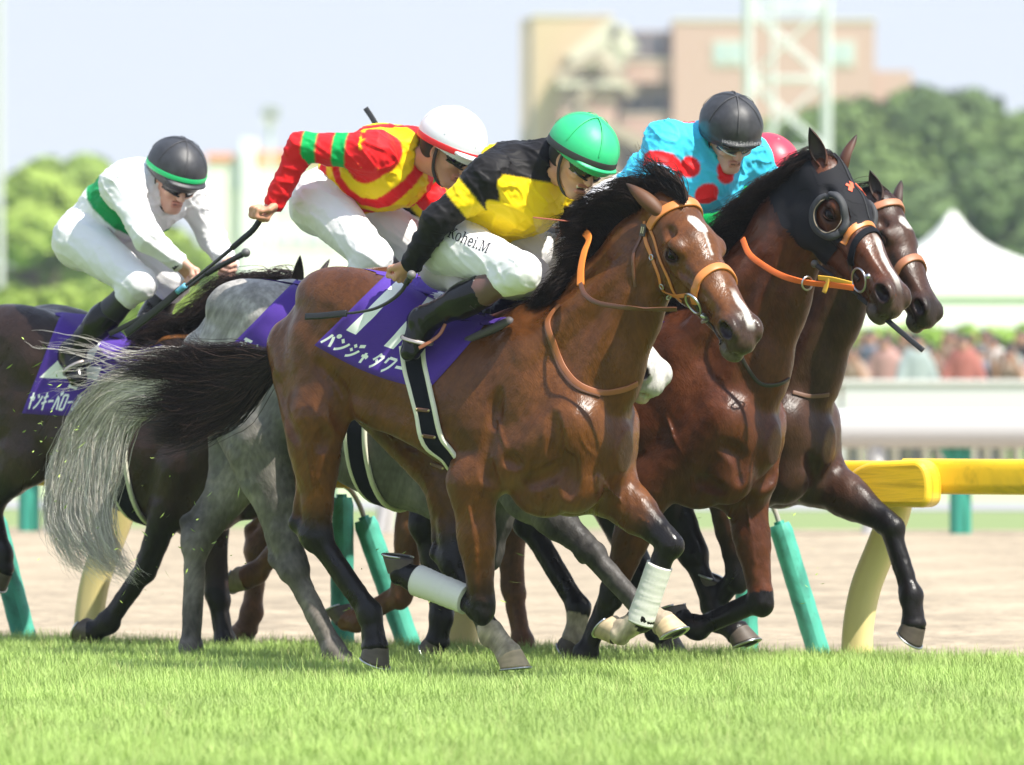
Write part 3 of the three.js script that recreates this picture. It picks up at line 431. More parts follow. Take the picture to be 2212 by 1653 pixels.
  colour(p, n, t) {
    const { sp } = this, v = fbm(p.x * 3, p.y * 3, p.z * 3), q = noise(p.x * 26, p.y * 26, p.z * 26), hc = this.hc(p); let pt = 0;
    if (t >= 20 && t < 60) { const b = this.bones[t]; if (b) { const u = ((p.x - b.a.x) * b.d.x + (p.y - b.a.y) * b.d.y + (p.z - b.a.z) * b.d.z) / b.d.lengthSq(); pt = step(b.s0, b.s1, u + 0.06 * v); } else pt = 1; }
    return sp.coat({ p, n, t, v, q, pt, leg: t >= 20 && t < 60 ? (t - 20) / 10 | 0 : -1, seg: t >= 20 && t < 60 ? t % 10 : -1, hc, u: 0 });
  }
  leg(n, l) {
    const A = this.add.bind(this), i = ['RF', 'LF', 'RH', 'LH'].indexOf(n), T = 20 + 10 * i, front = i < 2, s = i % 2 ? -1 : 1, Z = V(0, 0, 1), P = (q) => this.L(q);
    const top = P(l.top), mid = P(l.mid), fet = P(l.fet), cor = P(l.cor), toe = P(l.toe), a = A3, off = (p, d, k) => a(p.clone().addScaledVector(d, k));
    const dU = mid.clone().sub(top).normalize(), dL = fet.clone().sub(mid).normalize(), dP = cor.clone().sub(fet).normalize(), cau = (d) => d.clone().cross(Z).normalize(), cU = cau(dU), cL = cau(dL), cP = cau(dP);
    this.legs = this.legs ?? {}; this.legs[n] = { top, mid, fet, cor, toe, cL, dL, dP };
    const at_ = (p, q, t) => p.clone().lerp(q, t), m = l.fat ?? 1, W = this.sp.bone ?? 1.2, e3 = (x, y, z) => [x * W, y * W, z * W];
    this.bones[T + 1] = { a: top, d: mid.clone().sub(top), s0: l.b0 ?? 0.55, s1: l.b1 ?? 1.0 };
    if (front) {
      const sh = V(0.35, 1.13, 0.165 * s); A(cone(a(sh), a(top), 0.10, 0.10 * m, [0, 0, 1], 0.8), 0.05, 1); this.bones[T] = { a: sh, d: top.clone().sub(sh), s0: 5, s1: 6 };
      A(cone(a(top), a(at_(top, mid, 0.5)), 0.098 * m, 0.070 * m, [0, 0, 1], 0.82), 0.045, T + 1); A(cone(a(at_(top, mid, 0.4)), off(mid, dU, -0.05), 0.074 * m, 0.046 * W, [0, 0, 1], 0.9), 0.03, T + 1);
      A(cone(off(at_(top, mid, 0.05), cU, -0.04), off(at_(top, mid, 0.75), cU, -0.018), 0.057 * m, 0.03), 0.012, T + 1); A(cone(off(at_(top, mid, 0.08), cU, 0.05), off(at_(top, mid, 0.8), cU, 0.018), 0.047 * m, 0.024), 0.010, T + 1);
      A(ell(a(mid), e3(0.044, 0.060, 0.045), [a(cU), a(dU), a(Z)]), 0.025, T + 2); A(ell(off(mid.clone().addScaledVector(cL, 0.035), dU, -0.015), e3(0.022, 0.03, 0.022)), 0.02, T + 2); A(ell(off(mid.clone().addScaledVector(cL, -0.018), dL, 0.025), e3(0.030, 0.032, 0.038)), 0.018, T + 2);
    } else {
      const hip = V(-0.82, 1.3, 0.14 * s), st = l.st ? P(l.st) : V(-0.55, 1.02, 0.2 * s), but = V(-1.09, 1.25, 0.10 * s); this.legs[n].st = st; const gd = mid.clone().sub(st);
      this.bones[T + 1] = { a: st, d: gd, s0: l.b0 ?? 0.55, s1: l.b1 ?? 1.0 };
      A(cone(a(hip), a(st), 0.21, 0.135 * m, [0, 0, 1], 0.62), 0.05, 1); A(cone(a(but), a(at_(st, mid, 0.28).addScaledVector(cau(gd.clone().normalize()), 0.05)), 0.115, 0.085 * m, [0, 0, 1], 0.8), 0.04, 1); A(cone(off(hip, V(-0.1, 0, 0.03 * s), 1), a(at_(st, mid, 0.2)), 0.13, 0.085 * m, [0, 0, 1], 0.8), 0.025, 1);
      const g1 = gd.clone().normalize(), gc = cau(g1), gl = gd.length();
      A(cone(a(st), a(at_(st, mid, 0.45)), 0.115 * m, 0.082 * m, [0, 0, 1], 0.8), 0.05, T + 1); A(cone(a(at_(st, mid, 0.35)), a(mid), 0.088 * m, 0.052 * W, [0, 0, 1], 0.8), 0.04, T + 1);
      A(cone(off(at_(st, mid, 0.1), gc, 0.06), off(at_(st, mid, 0.55), gc, 0.045), 0.085 * m, 0.045), 0.025, T + 1); A(cone(off(at_(st, mid, 0.15), gc, -0.05), off(at_(st, mid, 0.8), gc, -0.02), 0.05, 0.026), 0.02, T + 1);
      const pt = mid.clone().addScaledVector(gc, 0.065).addScaledVector(dL, -0.055); A(cone(off(at_(st, mid, 0.45), gc, 0.06), a(pt), 0.032, 0.024), 0.02, T + 1);
      A(cone(a(pt), off(mid, cL, 0.02), 0.026 * W, 0.038 * W), 0.025, T + 2); A(ell(a(mid), e3(0.056, 0.066, 0.048), [a(cL), a(dL), a(Z)]), 0.03, T + 2); A(cone(off(mid, cL, 0.03), off(mid.clone().addScaledVector(dL, 0.1), cL, 0.018), 0.03, 0.022), 0.02, T + 2);
    }
    const r = (front ? 0.031 : 0.034) * W; A(cone(off(mid, dL, 0.03), a(fet), r * 1.12, r * 0.94, a(cL), 1), 0.02, T + 3); A(cone(off(mid.clone().addScaledVector(dL, 0.04), cL, 0.028), off(fet, cL, 0.024), r * 0.70, r * 0.70), 0.007, T + 3);
    A(ell(a(fet.clone().addScaledVector(cL, 0.006)), e3(0.043, 0.047, 0.040), [a(cL), a(dL), a(Z)]), 0.022, T + 4); A(ell(a(fet.clone().addScaledVector(cL, 0.034).addScaledVector(dL, 0.01)), e3(0.022, 0.026, 0.028)), 0.018, T + 4);
    A(cone(a(fet), off(cor, dP, 0.0), 0.035 * W, 0.042 * W, a(Z), 1.05), 0.022, T + 5); A(ell(off(cor, dP, 0.004), e3(0.046, 0.024, 0.046), [a(cP), a(dP), a(Z)]), 0.016, T + 6);
  }
  neck() {
    const sp = this.sp, poll = this.L(sp.head.poll), nose = this.L(sp.head.nose); let h = nose.clone().sub(poll); this.hl = h.length(); h.normalize();
    let s = V(0, 0, 1).applyAxisAngle(V(0, 1, 0), 0); s.addScaledVector(h, -s.dot(h)).normalize(); if (sp.head.roll) s.applyAxisAngle(h, sp.head.roll); const f = s.clone().cross(h); Object.assign(this, { poll, h, s, f, hs: this.hl / 0.64 });
    const A = this.add.bind(this), dir = poll.clone().sub(V(0.12, 1.4, 0)), N = V(dir.x, dir.y, dir.z).normalize(), up = V(0, 0, 1).cross(N).normalize();    // up = crest side
    const thr = poll.clone().addScaledVector(f, -0.10).addScaledVector(h, 0.035), base = sp.neckBase ?? [V(0.08, 1.3, 0), V(0.27, 1.38, 0)];
    const c = [base[0], base[1], base[1].clone().lerp(thr, 0.38).addScaledVector(up, 0.012), base[1].clone().lerp(thr, 0.72).addScaledVector(up, 0.012), thr], r = sp.neckR ?? [0.31, 0.27, 0.218, 0.174, 0.138], fl = [0.62, 0.56, 0.50, 0.50, 0.60];
    for (let i = 0; i < 4; i++) A(cone(A3(c[i]), A3(c[i + 1]), r[i], r[i + 1], [0, 0, 1], (fl[i] + fl[i + 1]) / 2), 0.05, 2);
    for (const q of [-1, 1]) { A(cone([0.30, 1.16, 0.12 * q], A3(thr.clone().addScaledVector(f, -0.01).add(V(0, 0, 0.055 * q))), 0.07, 0.035), 0.022, 2); A(cone([0.12, 1.4, 0.12 * q], A3(c[3].clone().add(V(0, 0, 0.06 * q))), 0.10, 0.05), 0.04, 2); }
    const crest = [V(-0.02, 1.585, 0)]; for (let i = 1; i < 4; i++) crest.push(c[i].clone().addScaledVector(up, r[i] * 0.985)); crest.push(poll.clone().addScaledVector(f, 0.025)); this.crest = curve(crest, 60); this.crestUp = up;
  }
  H(a, b, c) { const k = this.hs; return this.poll.clone().addScaledVector(this.h, a * k).addScaledVector(this.f, b * k).addScaledVector(this.s, c * k * 1.16); }
  hc(p) { const d = p.clone().sub(this.poll).multiplyScalar(1 / this.hs); return V(d.dot(this.h), d.dot(this.f), d.dot(this.s) / 1.16); }
  head() {
    const A = this.add.bind(this), k = this.hs, H = (a, b, c) => A3(this.H(a, b, c)), ax = [A3(this.h), A3(this.f), A3(this.s)], S = A3(this.s), E = (c, r, kk, t, sub) => A(ell(H(...c), r.map((v, i) => v * k * (i === 2 ? 1.16 : 1)), ax), kk, t, sub), C = (a, b, ra, rb, kk, t, fl = 1, sub) => A(cone(H(...a), H(...b), ra * k, rb * k, S, fl * 1.16), kk, t, sub);
    C([0.02, -0.06, 0], [0.19, -0.055, 0], 0.082, 0.088, 0.04, 60, 0.92);
    C([0.19, -0.06, 0], [0.36, -0.062, 0], 0.086, 0.066, 0.04, 60, 0.86); C([0.36, -0.062, 0], [0.53, -0.062, 0], 0.066, 0.050, 0.035, 60, 0.9);
    C([0.15, -0.12, 0], [0.26, -0.135, 0], 0.10, 0.085, 0.04, 60, 0.58); E([0.165, -0.145, 0.042], [0.105, 0.092, 0.032], 0.03, 60); E([0.165, -0.145, -0.042], [0.105, 0.092, 0.032], 0.03, 60);
    C([0.26, -0.155, 0], [0.52, -0.118, 0], 0.058, 0.034, 0.03, 60, 0.75);
    E([0.545, -0.072, 0], [0.078, 0.062, 0.055], 0.03, 61); E([0.608, -0.092, 0], [0.040, 0.046, 0.048], 0.02, 61); E([0.588, -0.146, 0], [0.048, 0.030, 0.036], 0.014, 62);
    for (const s of [-1, 1]) {
      E([0.198, -0.028, 0.066 * s], [0.050, 0.030, 0.034], 0.02, 60); E([0.215, -0.085, 0.066 * s], [0.05, 0.022, 0.022], 0.03, 60);
      C([0.245, -0.100, 0.066 * s], [0.39, -0.088, 0.050 * s], 0.014, 0.009, 0.014, 60); C([0.30, -0.04, 0.045 * s], [0.52, -0.035, 0.028 * s], 0.018, 0.014, 0.025, 60);
      E([0.145, -0.022, 0.078 * s], [0.034, 0.022, 0.022], 0.022, 60, true);
      E([0.215, -0.058, 0.096 * s], [0.026, 0.020, 0.022], 0.012, 63, true);
      E([0.572, -0.054, 0.043 * s], [0.054, 0.042, 0.024], 0.02, 61); E([0.584, -0.056, 0.068 * s], [0.038, 0.022, 0.028], 0.008, 64, true);
      C([0.635, -0.115, 0.02 * s], [0.50, -0.112, 0.052 * s], 0.006, 0.006, 0.008, 62, 1, true);
    }
  }
  hooves() {
    const cols = this.sp.hoof ?? {};
    for (const [n, l] of Object.entries(this.legs)) {
      const sp = this.sp.legs[n]; if (sp.noHoof) continue;
      const u = l.toe.clone().sub(l.cor).normalize(), Z = V(0, 0, 1), cd = u.clone().cross(Z).normalize(), an = sp.hoofAngle ?? 52 * Math.PI / 180, g = u.clone().multiplyScalar(Math.sin(an)).addScaledVector(cd, Math.cos(an)), f = u.clone().multiplyScalar(Math.cos(an)).addScaledVector(cd, -Math.sin(an)), side = f.clone().cross(g).normalize();
      const P = (x, y, z) => l.cor.clone().addScaledVector(f, x).addScaledVector(g, y).addScaledVector(side, z), N = 28, pos = [], idx = [], uv = [], col = [], rows = 7, c0 = cols[n] ?? [0.09, 0.07, 0.055];
      const ring = (t, j) => { for (let i = 0; i <= N; i++) { const a = i / N * 2 * Math.PI, ca = Math.cos(a), sa = Math.sin(a), heel = step(-0.3, -0.9, ca), rx = mix(0.055, 0.068, t), rz = mix(0.055, 0.068, t) * (1 - 0.1 * heel), y = mix(-0.012 + 0.022 * (1 - ca) * 0.6, 0.062, t), x = mix(0, 0.026, t) + rx * ca * (ca < 0 ? 0.86 : 1) - (t - 0.5) * 0.004, p = P(x, y, rz * sa); pos.push(p.x, p.y, p.z); uv.push(i / N * 0.4, t * 0.1); const q = 1 + 0.25 * noise(t * 9, a * 0.6, 3) + (j === 0 ? 0.3 : 0) + 0.2 * noise(a * 3, t * 2, 8); col.push(c0[0] * q, c0[1] * q, c0[2] * q); } };
      for (let j = 0; j <= rows; j++) ring(j / rows, j);
      const m = N + 1; for (let j = 0; j < rows; j++) for (let i = 0; i < N; i++) { const a = j * m + i; idx.push(a, a + 1, a + m, a + 1, a + m + 1, a + m); }
      const o = pos.length / 3, c = P(0.02, 0.052, 0); for (let i = 0; i <= N; i++) { const q = rows * m + i; pos.push(pos[3 * q] * 0.8 + c.x * 0.2, pos[3 * q + 1] * 0.8 + c.y * 0.2, pos[3 * q + 2] * 0.8 + c.z * 0.2); uv.push(0, 0); col.push(0.05, 0.045, 0.035); } pos.push(c.x, c.y, c.z); uv.push(0, 0); col.push(0.06, 0.055, 0.035);
      for (let i = 0; i < N; i++) { idx.push(rows * m + i, rows * m + i + 1, o + i, rows * m + i + 1, o + i + 1, o + i, o + i, o + i + 1, o + N + 1); }
      const geo = new THREE.BufferGeometry(); geo.setAttribute('position', new THREE.Float32BufferAttribute(pos, 3)); geo.setAttribute('uv', new THREE.Float32BufferAttribute(uv, 2)); geo.setAttribute('color', new THREE.Float32BufferAttribute(col, 3)); geo.setIndex(idx); geo.computeVertexNormals();
      const hoof = part('hoof', geo, new THREE.MeshPhysicalMaterial({ vertexColors: true, roughness: 0.55, bumpMap: hornTex, bumpScale: 0.002, side: THREE.DoubleSide }), this.g);
      const sh = []; for (let i = 0; i <= 22; i++) { const a = mix(-2.35, 2.35, i / 22), ca = Math.cos(a); sh.push(P(0.026 + 0.063 * ca * (ca < 0 ? 0.86 : 1), 0.066, 0.063 * Math.sin(a))); }
      part('horseshoe', sweep(sh, g, 0.018, 0.009), steel, hoof);
    }
  }
  eyes() {
    const k = this.hs, m = std([0.010, 0.006, 0.005], 0.14, { specularIntensity: 0.45 });
    for (const s of [-1, 1]) { const g = new THREE.SphereGeometry(0.025 * k, 24, 16); const c = this.H(0.215, -0.058, 0.074 * s); g.translate(c.x, c.y, c.z); part('eye', g, m, this.g);
      const lid = (up) => { const p = []; for (let i = 0; i <= 10; i++) { const t = i / 10 * 2 - 1; p.push(this.H(0.215 + 0.030 * t, -0.058 + (up ? 0.0185 : -0.0165) * (1 - t * t) + 0.004 * t, (0.074 + 0.0185 * (1 - 0.6 * t * t)) * s)); } return tube(curve(p, 16), (q) => 0.0052 * k * (0.5 + Math.sin(q * Math.PI) * 0.6), 7); };
      const mm = std(this.sp.lid ?? [0.03, 0.014, 0.009], 0.9, { specularIntensity: 0.2 }); part('eyelid', lid(true), mm, this.g); part('eyelid', lid(false), mm, this.g); }
  }
  ears() {
    const sp = this.sp.head, k = this.hs;
    for (const s of [-1, 1]) {
      const d = (s > 0 ? sp.earR : sp.earL) ?? [-0.75, 0.62, 0.25], D = this.h.clone().multiplyScalar(d[0]).addScaledVector(this.f, d[1]).addScaledVector(this.s, d[2] * s).normalize(), open = sp.earOpen ? this.f.clone().multiplyScalar(sp.earOpen[1]).addScaledVector(this.h, sp.earOpen[0]).addScaledVector(this.s, s * sp.earOpen[2]) : this.s.clone().multiplyScalar(s * 0.8).addScaledVector(this.h, 0.9).addScaledVector(this.f, 0.2); open.addScaledVector(D, -open.dot(D)).normalize(); const B = D.clone().cross(open), base = this.H(...(sp.earBase ?? [0.012, 0.008, 0.058]).map((v, i) => i === 2 ? v * s : v)), len = (sp.earLen ?? 0.17) * k;
      const pos = [], col = [], idx = [], n = 14, m = 16; for (let sh = 0; sh < 2; sh++) for (let i = 0; i <= n; i++) { const t = i / n, r = k * 0.032 * (Math.pow(Math.sin(Math.PI * Math.min(1, (t * 0.86 + 0.14))), 0.75) + 0.06) * (1 - 0.35 * t) * (sh ? 0.86 : 1), gap = mix(0.25, 1.25, Math.sin(Math.PI * Math.min(1, t * 0.9 + 0.1))); for (let j = 0; j <= m; j++) { const a = mix(gap, 2 * Math.PI - gap, j / m), p = base.clone().addScaledVector(D, len * (t - 0.12)).addScaledVector(open, Math.cos(a) * r * 0.85 + len * 0.10 * t * t).addScaledVector(B, Math.sin(a) * r); pos.push(p.x, p.y, p.z); const c = sh ? [0.05, 0.035, 0.03] : this.sp.coat({ p, n: D, t: 60, v: 0.2, q: 0, pt: 0, leg: -1, seg: -1, hc: V(0.0, 0, 0.06), ear: t }).map((w) => w * 0.7), e = step(0.62, 1.0, t) * 0.75; col.push(...c.map((v) => v * (1 - e))); } }
      for (let sh = 0; sh < 2; sh++) for (let i = 0; i < n; i++) for (let j = 0; j < m; j++) { const a = sh * (n + 1) * (m + 1) + i * (m + 1) + j; idx.push(a, a + 1, a + m + 1, a + 1, a + m + 2, a + m + 1); }
      const g = new THREE.BufferGeometry(); g.setAttribute('position', new THREE.Float32BufferAttribute(pos, 3)); g.setAttribute('color', new THREE.Float32BufferAttribute(col, 3)); g.setIndex(idx); g.computeVertexNormals(); part('ear', g, new THREE.MeshPhysicalMaterial({ vertexColors: true, roughness: 0.6, side: THREE.DoubleSide }), this.g);
    }
  }
  // tack laid on the skin
  strap(name, pts, w, t, mat, parent, { n = 40, off, raw, sharp } = {}) { const c = curve(pts, n), nr = [], o = off ?? t * 0.5; const q = c.map((p) => { if (raw) { nr.push(this.field.normal(p)); return p; } const s = this.field.snap(p, o); nr.push(this.field.normal(s)); return s; }); return part(name, sweep(q, nr, w, t, { sides: 10, sharp: sharp ?? 0.5 }), mat, parent ?? this.g); }
  ring(af, p0, p1, n = 24, cb = -0.07) { const r = []; for (let i = 0; i <= n; i++) { const ph = mix(p0, p1, i / n) * Math.PI / 180, a = af.call ? af(ph) : af, C = this.H(a, cb, 0), d = this.f.clone().multiplyScalar(Math.cos(ph)).addScaledVector(this.s, Math.sin(ph)), o = C.clone().addScaledVector(d, 0.24 * this.hs), p = this.field.march(o, d.negate(), 0.3); r.push(p ?? C.addScaledVector(d, -0.08)); } return r; }
  mane(list, count, w, col, seed, o) { const R = rng(seed), H = new Hair(); for (const [t, vs, spr] of list) { const i = clamp(Math.round(t * 60), 0, 60), r = this.crest[i].clone().addScaledVector(this.crestUp, -0.02), g = [r]; for (const v of vs) g.push(g[g.length - 1].clone().add(V(...v))); hairFlow(H, g, spr ?? [0.025, 0.05, 0.06, 0.05], count, w, col, R, o); } return part('mane', H.geo(), hairMat(), this.g); }
  tuft(name, pts, spr, count, w, col, seed, o) { const H = new Hair(); hairFlow(H, pts.map((p) => this.L(p)), spr, count, w, col, rng(seed), o); return part(name, H.geo(), hairMat(o?.rough), this.g); }
  bandage(n, t0, t1, r, mat) { const l = this.legs[n], N = 40, pts = Array.from({ length: N + 1 }, (_, i) => l.mid.clone().lerp(l.fet, mix(t0, t1, i / N)).addScaledVector(l.cL, 0.008)); return part('bandage', sweep(pts, l.cL, (s) => 2 * r * (1 + 0.12 * s * s + 0.05 * (1 - s) + 0.035 * noise(s * 23, r * 90, 4) + 0.02 * noise(s * 60, 2, 7)), (s) => 2.1 * r * (1 + 0.12 * s * s + 0.05 * (1 - s) + 0.035 * noise(s * 23, r * 90, 9) + 0.02 * noise(s * 60, 5, 7)), { sides: 22, sharp: 1 }), mat, this.g); }
  around(xf, a0, a1, n, off) { const r = []; this.lastN = []; let y = 1.2; for (let i = 0; i <= n; i++) { const a = mix(a0, a1, i / n) * Math.PI / 180; let p, x = xf(1.2); for (let k = 0; k < 3; k++) { const d = V(0, Math.cos(a), Math.sin(a)), o = V(x, 1.2, 0).addScaledVector(d, 0.75); p = this.tf.march(o, d.clone().negate(), 0.8) ?? V(x, 1.2, 0).addScaledVector(d, 0.28); x = xf(p.y); } const m = this.tf.normal(p); this.lastN.push(m); r.push(p.addScaledVector(m, off)); } void y; return r; }
  drape(name, quad, nu, nv, off, mat, { uvs } = {}) {      // quad(u, v) -> measured [px, py]; lays a cloth on the flank
    const pos = [], uv = [], idx = [], P = []; for (let j = 0; j <= nv; j++) for (let i = 0; i <= nu; i++) { const q = quad(i / nu, j / nv), p = q.isVector3 ? q : this.hit(q[0], q[1], 0); P.push(p); }
    const sm = P.map((p, k) => { const i = k % (nu + 1), j = k / (nu + 1) | 0; if (i === 0 || j === 0 || i === nu || j === nv) return p.clone(); return p.clone().multiplyScalar(0.4).addScaledVector(P[k - 1], 0.15).addScaledVector(P[k + 1], 0.15).addScaledVector(P[k - nu - 1], 0.15).addScaledVector(P[k + nu + 1], 0.15); });
    sm.forEach((p, k) => { const i = k % (nu + 1), j = k / (nu + 1) | 0, e = (i === 0 || j === 0 || i === nu || j === nv) ? 0.25 : 1, s = p.clone(), nn = this.field.normal(s); s.addScaledVector(nn, off * e - Math.min(0, this.field.s(s.x, s.y, s.z)) + e * 0.004 * noise(p.x * 12, p.y * 7, p.z * 9)); pos.push(s.x, s.y, s.z); uv.push(i / nu, j / nv); });
    if (uvs) for (let k = 2; k < pos.length; k += 3) pos[k] *= -1;
    for (let j = 0; j < nv; j++) for (let i = 0; i < nu; i++) { const a = j * (nu + 1) + i; idx.push(a, a + 1, a + nu + 1, a + 1, a + nu + 2, a + nu + 1); }
    const g = new THREE.BufferGeometry(); g.setAttribute('position', new THREE.Float32BufferAttribute(pos, 3)); g.setAttribute('uv', new THREE.Float32BufferAttribute(uv, 2)); g.setIndex(idx); g.computeVertexNormals(); return part(name, g, mat, this.g);
  }
}
function hairFlow(H, guide, spread, count, w, col, R, o = {}) {   // many strands along one guide line that opens out
  const n = guide.length, fr = o.frizz ?? 0.01, out = V(o.ax ?? 0, o.ay ?? 1, o.az ?? 0).normalize();
  const G = curve(guide, 24), sp = (t) => { const f = t * (spread.length - 1), i = Math.min(spread.length - 2, f | 0); return mix(spread[i], spread[i + 1], f - i); };
  for (let k = 0; k < count; k++) {
    const a = R() * 6.283, q = Math.min(1.9, 0.62 * Math.sqrt(-2 * Math.log(1 - 0.985 * R()))), e = V(Math.cos(a) * q, Math.sin(a) * q, (R() - 0.5) * (o.flat ?? 1)), L = mix(o.min ?? 0.55, 1, R() ** 0.6), ph = R() * 9, c = 0.75 + 0.6 * R(), wild = R() < 0.08 ? 2.2 : 1, pts = [], N = o.seg ?? 14;
    for (let i = 0; i <= N; i++) { const t = i / N * L, f = t * 24, j = Math.min(23, f | 0), p = G[j].clone().lerp(G[j + 1], f - j), s = sp(t) * (t > 0.5 ? mix(1, wild, (t - 0.5) * 2) : 1); p.addScaledVector(e, s); const wv = (o.wave ?? 0) * t * t; p.x += wv * Math.sin(t * 7 + ph * 0.4); p.y += wv * Math.cos(t * 6 + ph * 0.7); p.x += fr * noise(p.x * 6 + ph, p.y * 6, t * 3) * t * 4; p.y += fr * noise(p.y * 6, ph + p.x * 6, t * 3) * t * 4; p.z += fr * noise(p.z * 6, t * 3, ph) * t * 3; pts.push(p); }
    const b = col.call ? col(q, R) : col; H.add(pts, w * (0.6 + 0.8 * R()), (s) => b.map((v) => v * c));
  }
}
const hairMat = (r = 0.5) => new THREE.MeshPhysicalMaterial({ vertexColors: true, roughness: r, side: THREE.DoubleSide, specularIntensity: 0.3 });
// ---------- lettering drawn stroke by stroke (the fonts at hand hold no katakana) ----------
const KANA = {
  'パ': [[[.36, .2], [.28, .6], [.05, .92]], [[.55, .28], [.75, .55], [.9, .92]], 'o'], 'バ': [[[.36, .2], [.28, .6], [.05, .92]], [[.55, .28], [.75, .55], [.9, .92]], 'd'], 'ン': [[[.1, .16], [.42, .36]], [[.1, .9], [.65, .76], [.93, .24]]], 'ジ': [[[.16, .12], [.42, .26]], [[.06, .4], [.32, .54]], [[.1, .94], [.62, .82], [.88, .36]], 'd'],
  'ヤ': [[[.05, .38], [.92, .2], [.7, .52]], [[.33, .08], [.56, .95]]], 'タ': [[[.4, .05], [.3, .3], [.06, .54]], [[.34, .2], [.86, .2]], [[.86, .2], [.75, .7], [.26, .96]], [[.32, .46], [.68, .66]]], 'ワ': [[[.12, .5], [.12, .15]], [[.12, .15], [.88, .15]], [[.88, .15], [.88, .7], [.34, .96]]], 'ー': [[[.06, .52], [.94, .48]]],
  'キ': [[[.1, .34], [.88, .24]], [[.05, .64], [.94, .52]], [[.42, .05], [.6, .97]]], 'ロ': [[[.14, .14], [.86, .14]], [[.86, .14], [.86, .9]], [[.86, .9], [.14, .9]], [[.14, .9], [.14, .14]]], 'ス': [[[.14, .15], [.8, .15]], [[.8, .15], [.65, .62], [.06, .93]], [[.5, .55], [.94, .92]]], 'モ': [[[.14, .14], [.86, .14]], [[.06, .48], [.94, .48]], [[.42, .14], [.42, .82], [.92, .88]]],
};
function kana(g, ch, x, y, w, h, lw) {
  let sc = 1, ox = 0, oy = 0; if (ch === 'ャ') { ch = 'ヤ'; sc = 0.74; ox = 0.1; oy = 0.26; }
  const P = (p) => [x + (ox + p[0] * sc) * w, y + (oy + p[1] * sc) * h]; g.lineWidth = lw; g.lineCap = 'butt'; g.lineJoin = 'miter'; g.beginPath();
  for (const s of KANA[ch]) { if (s === 'o') { g.moveTo(...P([1.0, .12])); g.arc(...P([.89, .12]), .1 * w, 0, 6.3); continue; } if (s === 'd') { g.moveTo(...P([.68, .02])); g.lineTo(...P([.77, .2])); g.moveTo(...P([.88, -.03])); g.lineTo(...P([.97, .15])); continue; } g.moveTo(...P(s[0])); s.length === 2 ? g.lineTo(...P(s[1])) : g.quadraticCurveTo(...P(s[1]), ...P(s[2])); }
  g.stroke();
}
function clothTex(draw, seed) {                            // purple weave with white print
  const c = document.createElement('canvas'); c.width = 1024; c.height = 768; const g = c.getContext('2d'); g.fillStyle = '#4a2b90'; g.fillRect(0, 0, 1024, 768); const R = rng(seed);
  for (let i = 0; i < 5000; i++) { g.fillStyle = R() < 0.5 ? 'rgba(255,255,255,0.025)' : 'rgba(0,0,0,0.05)'; g.fillRect(R() * 1024, R() * 768, 2 + R() * 30, 1.5); }
  g.strokeStyle = g.fillStyle = '#f3f6ee'; draw(g);
  for (let i = 0; i < 260; i++) { g.fillStyle = `rgba(120,105,70,${0.05 + 0.12 * R()})`; g.beginPath(); g.arc(R() * 1024, 768 - R() * R() * 420, 1 + 4 * R(), 0, 6.3); g.fill(); }
  const t = new THREE.CanvasTexture(c); t.colorSpace = THREE.SRGBColorSpace; return t;
}
const weave = dataTex(64, (u, v) => 0.5 + 0.25 * Math.sin(u * 6.283 * 16) * Math.sin(v * 6.283 * 16));
const clothMat = (t) => new THREE.MeshPhysicalMaterial({ map: t, roughness: 0.85, sheen: 0.25, sheenRoughness: 0.6, bumpMap: rep(weave, 12, 9), bumpScale: 0.0008, side: THREE.DoubleSide });
const quad4 = (bl, br, tr, tl, bulge = [0, 0, 0, 0]) => (u, v) => { const a = [mix(bl[0], br[0], u), mix(bl[1], br[1], u) + bulge[0] * Math.sin(Math.PI * u)], b = [mix(tl[0], tr[0], u), mix(tl[1], tr[1], u) + bulge[1] * Math.sin(Math.PI * u)], s = Math.sin(Math.PI * v); return [mix(a[0], b[0], v) + s * mix(bulge[2], bulge[3], u), mix(a[1], b[1], v)]; };
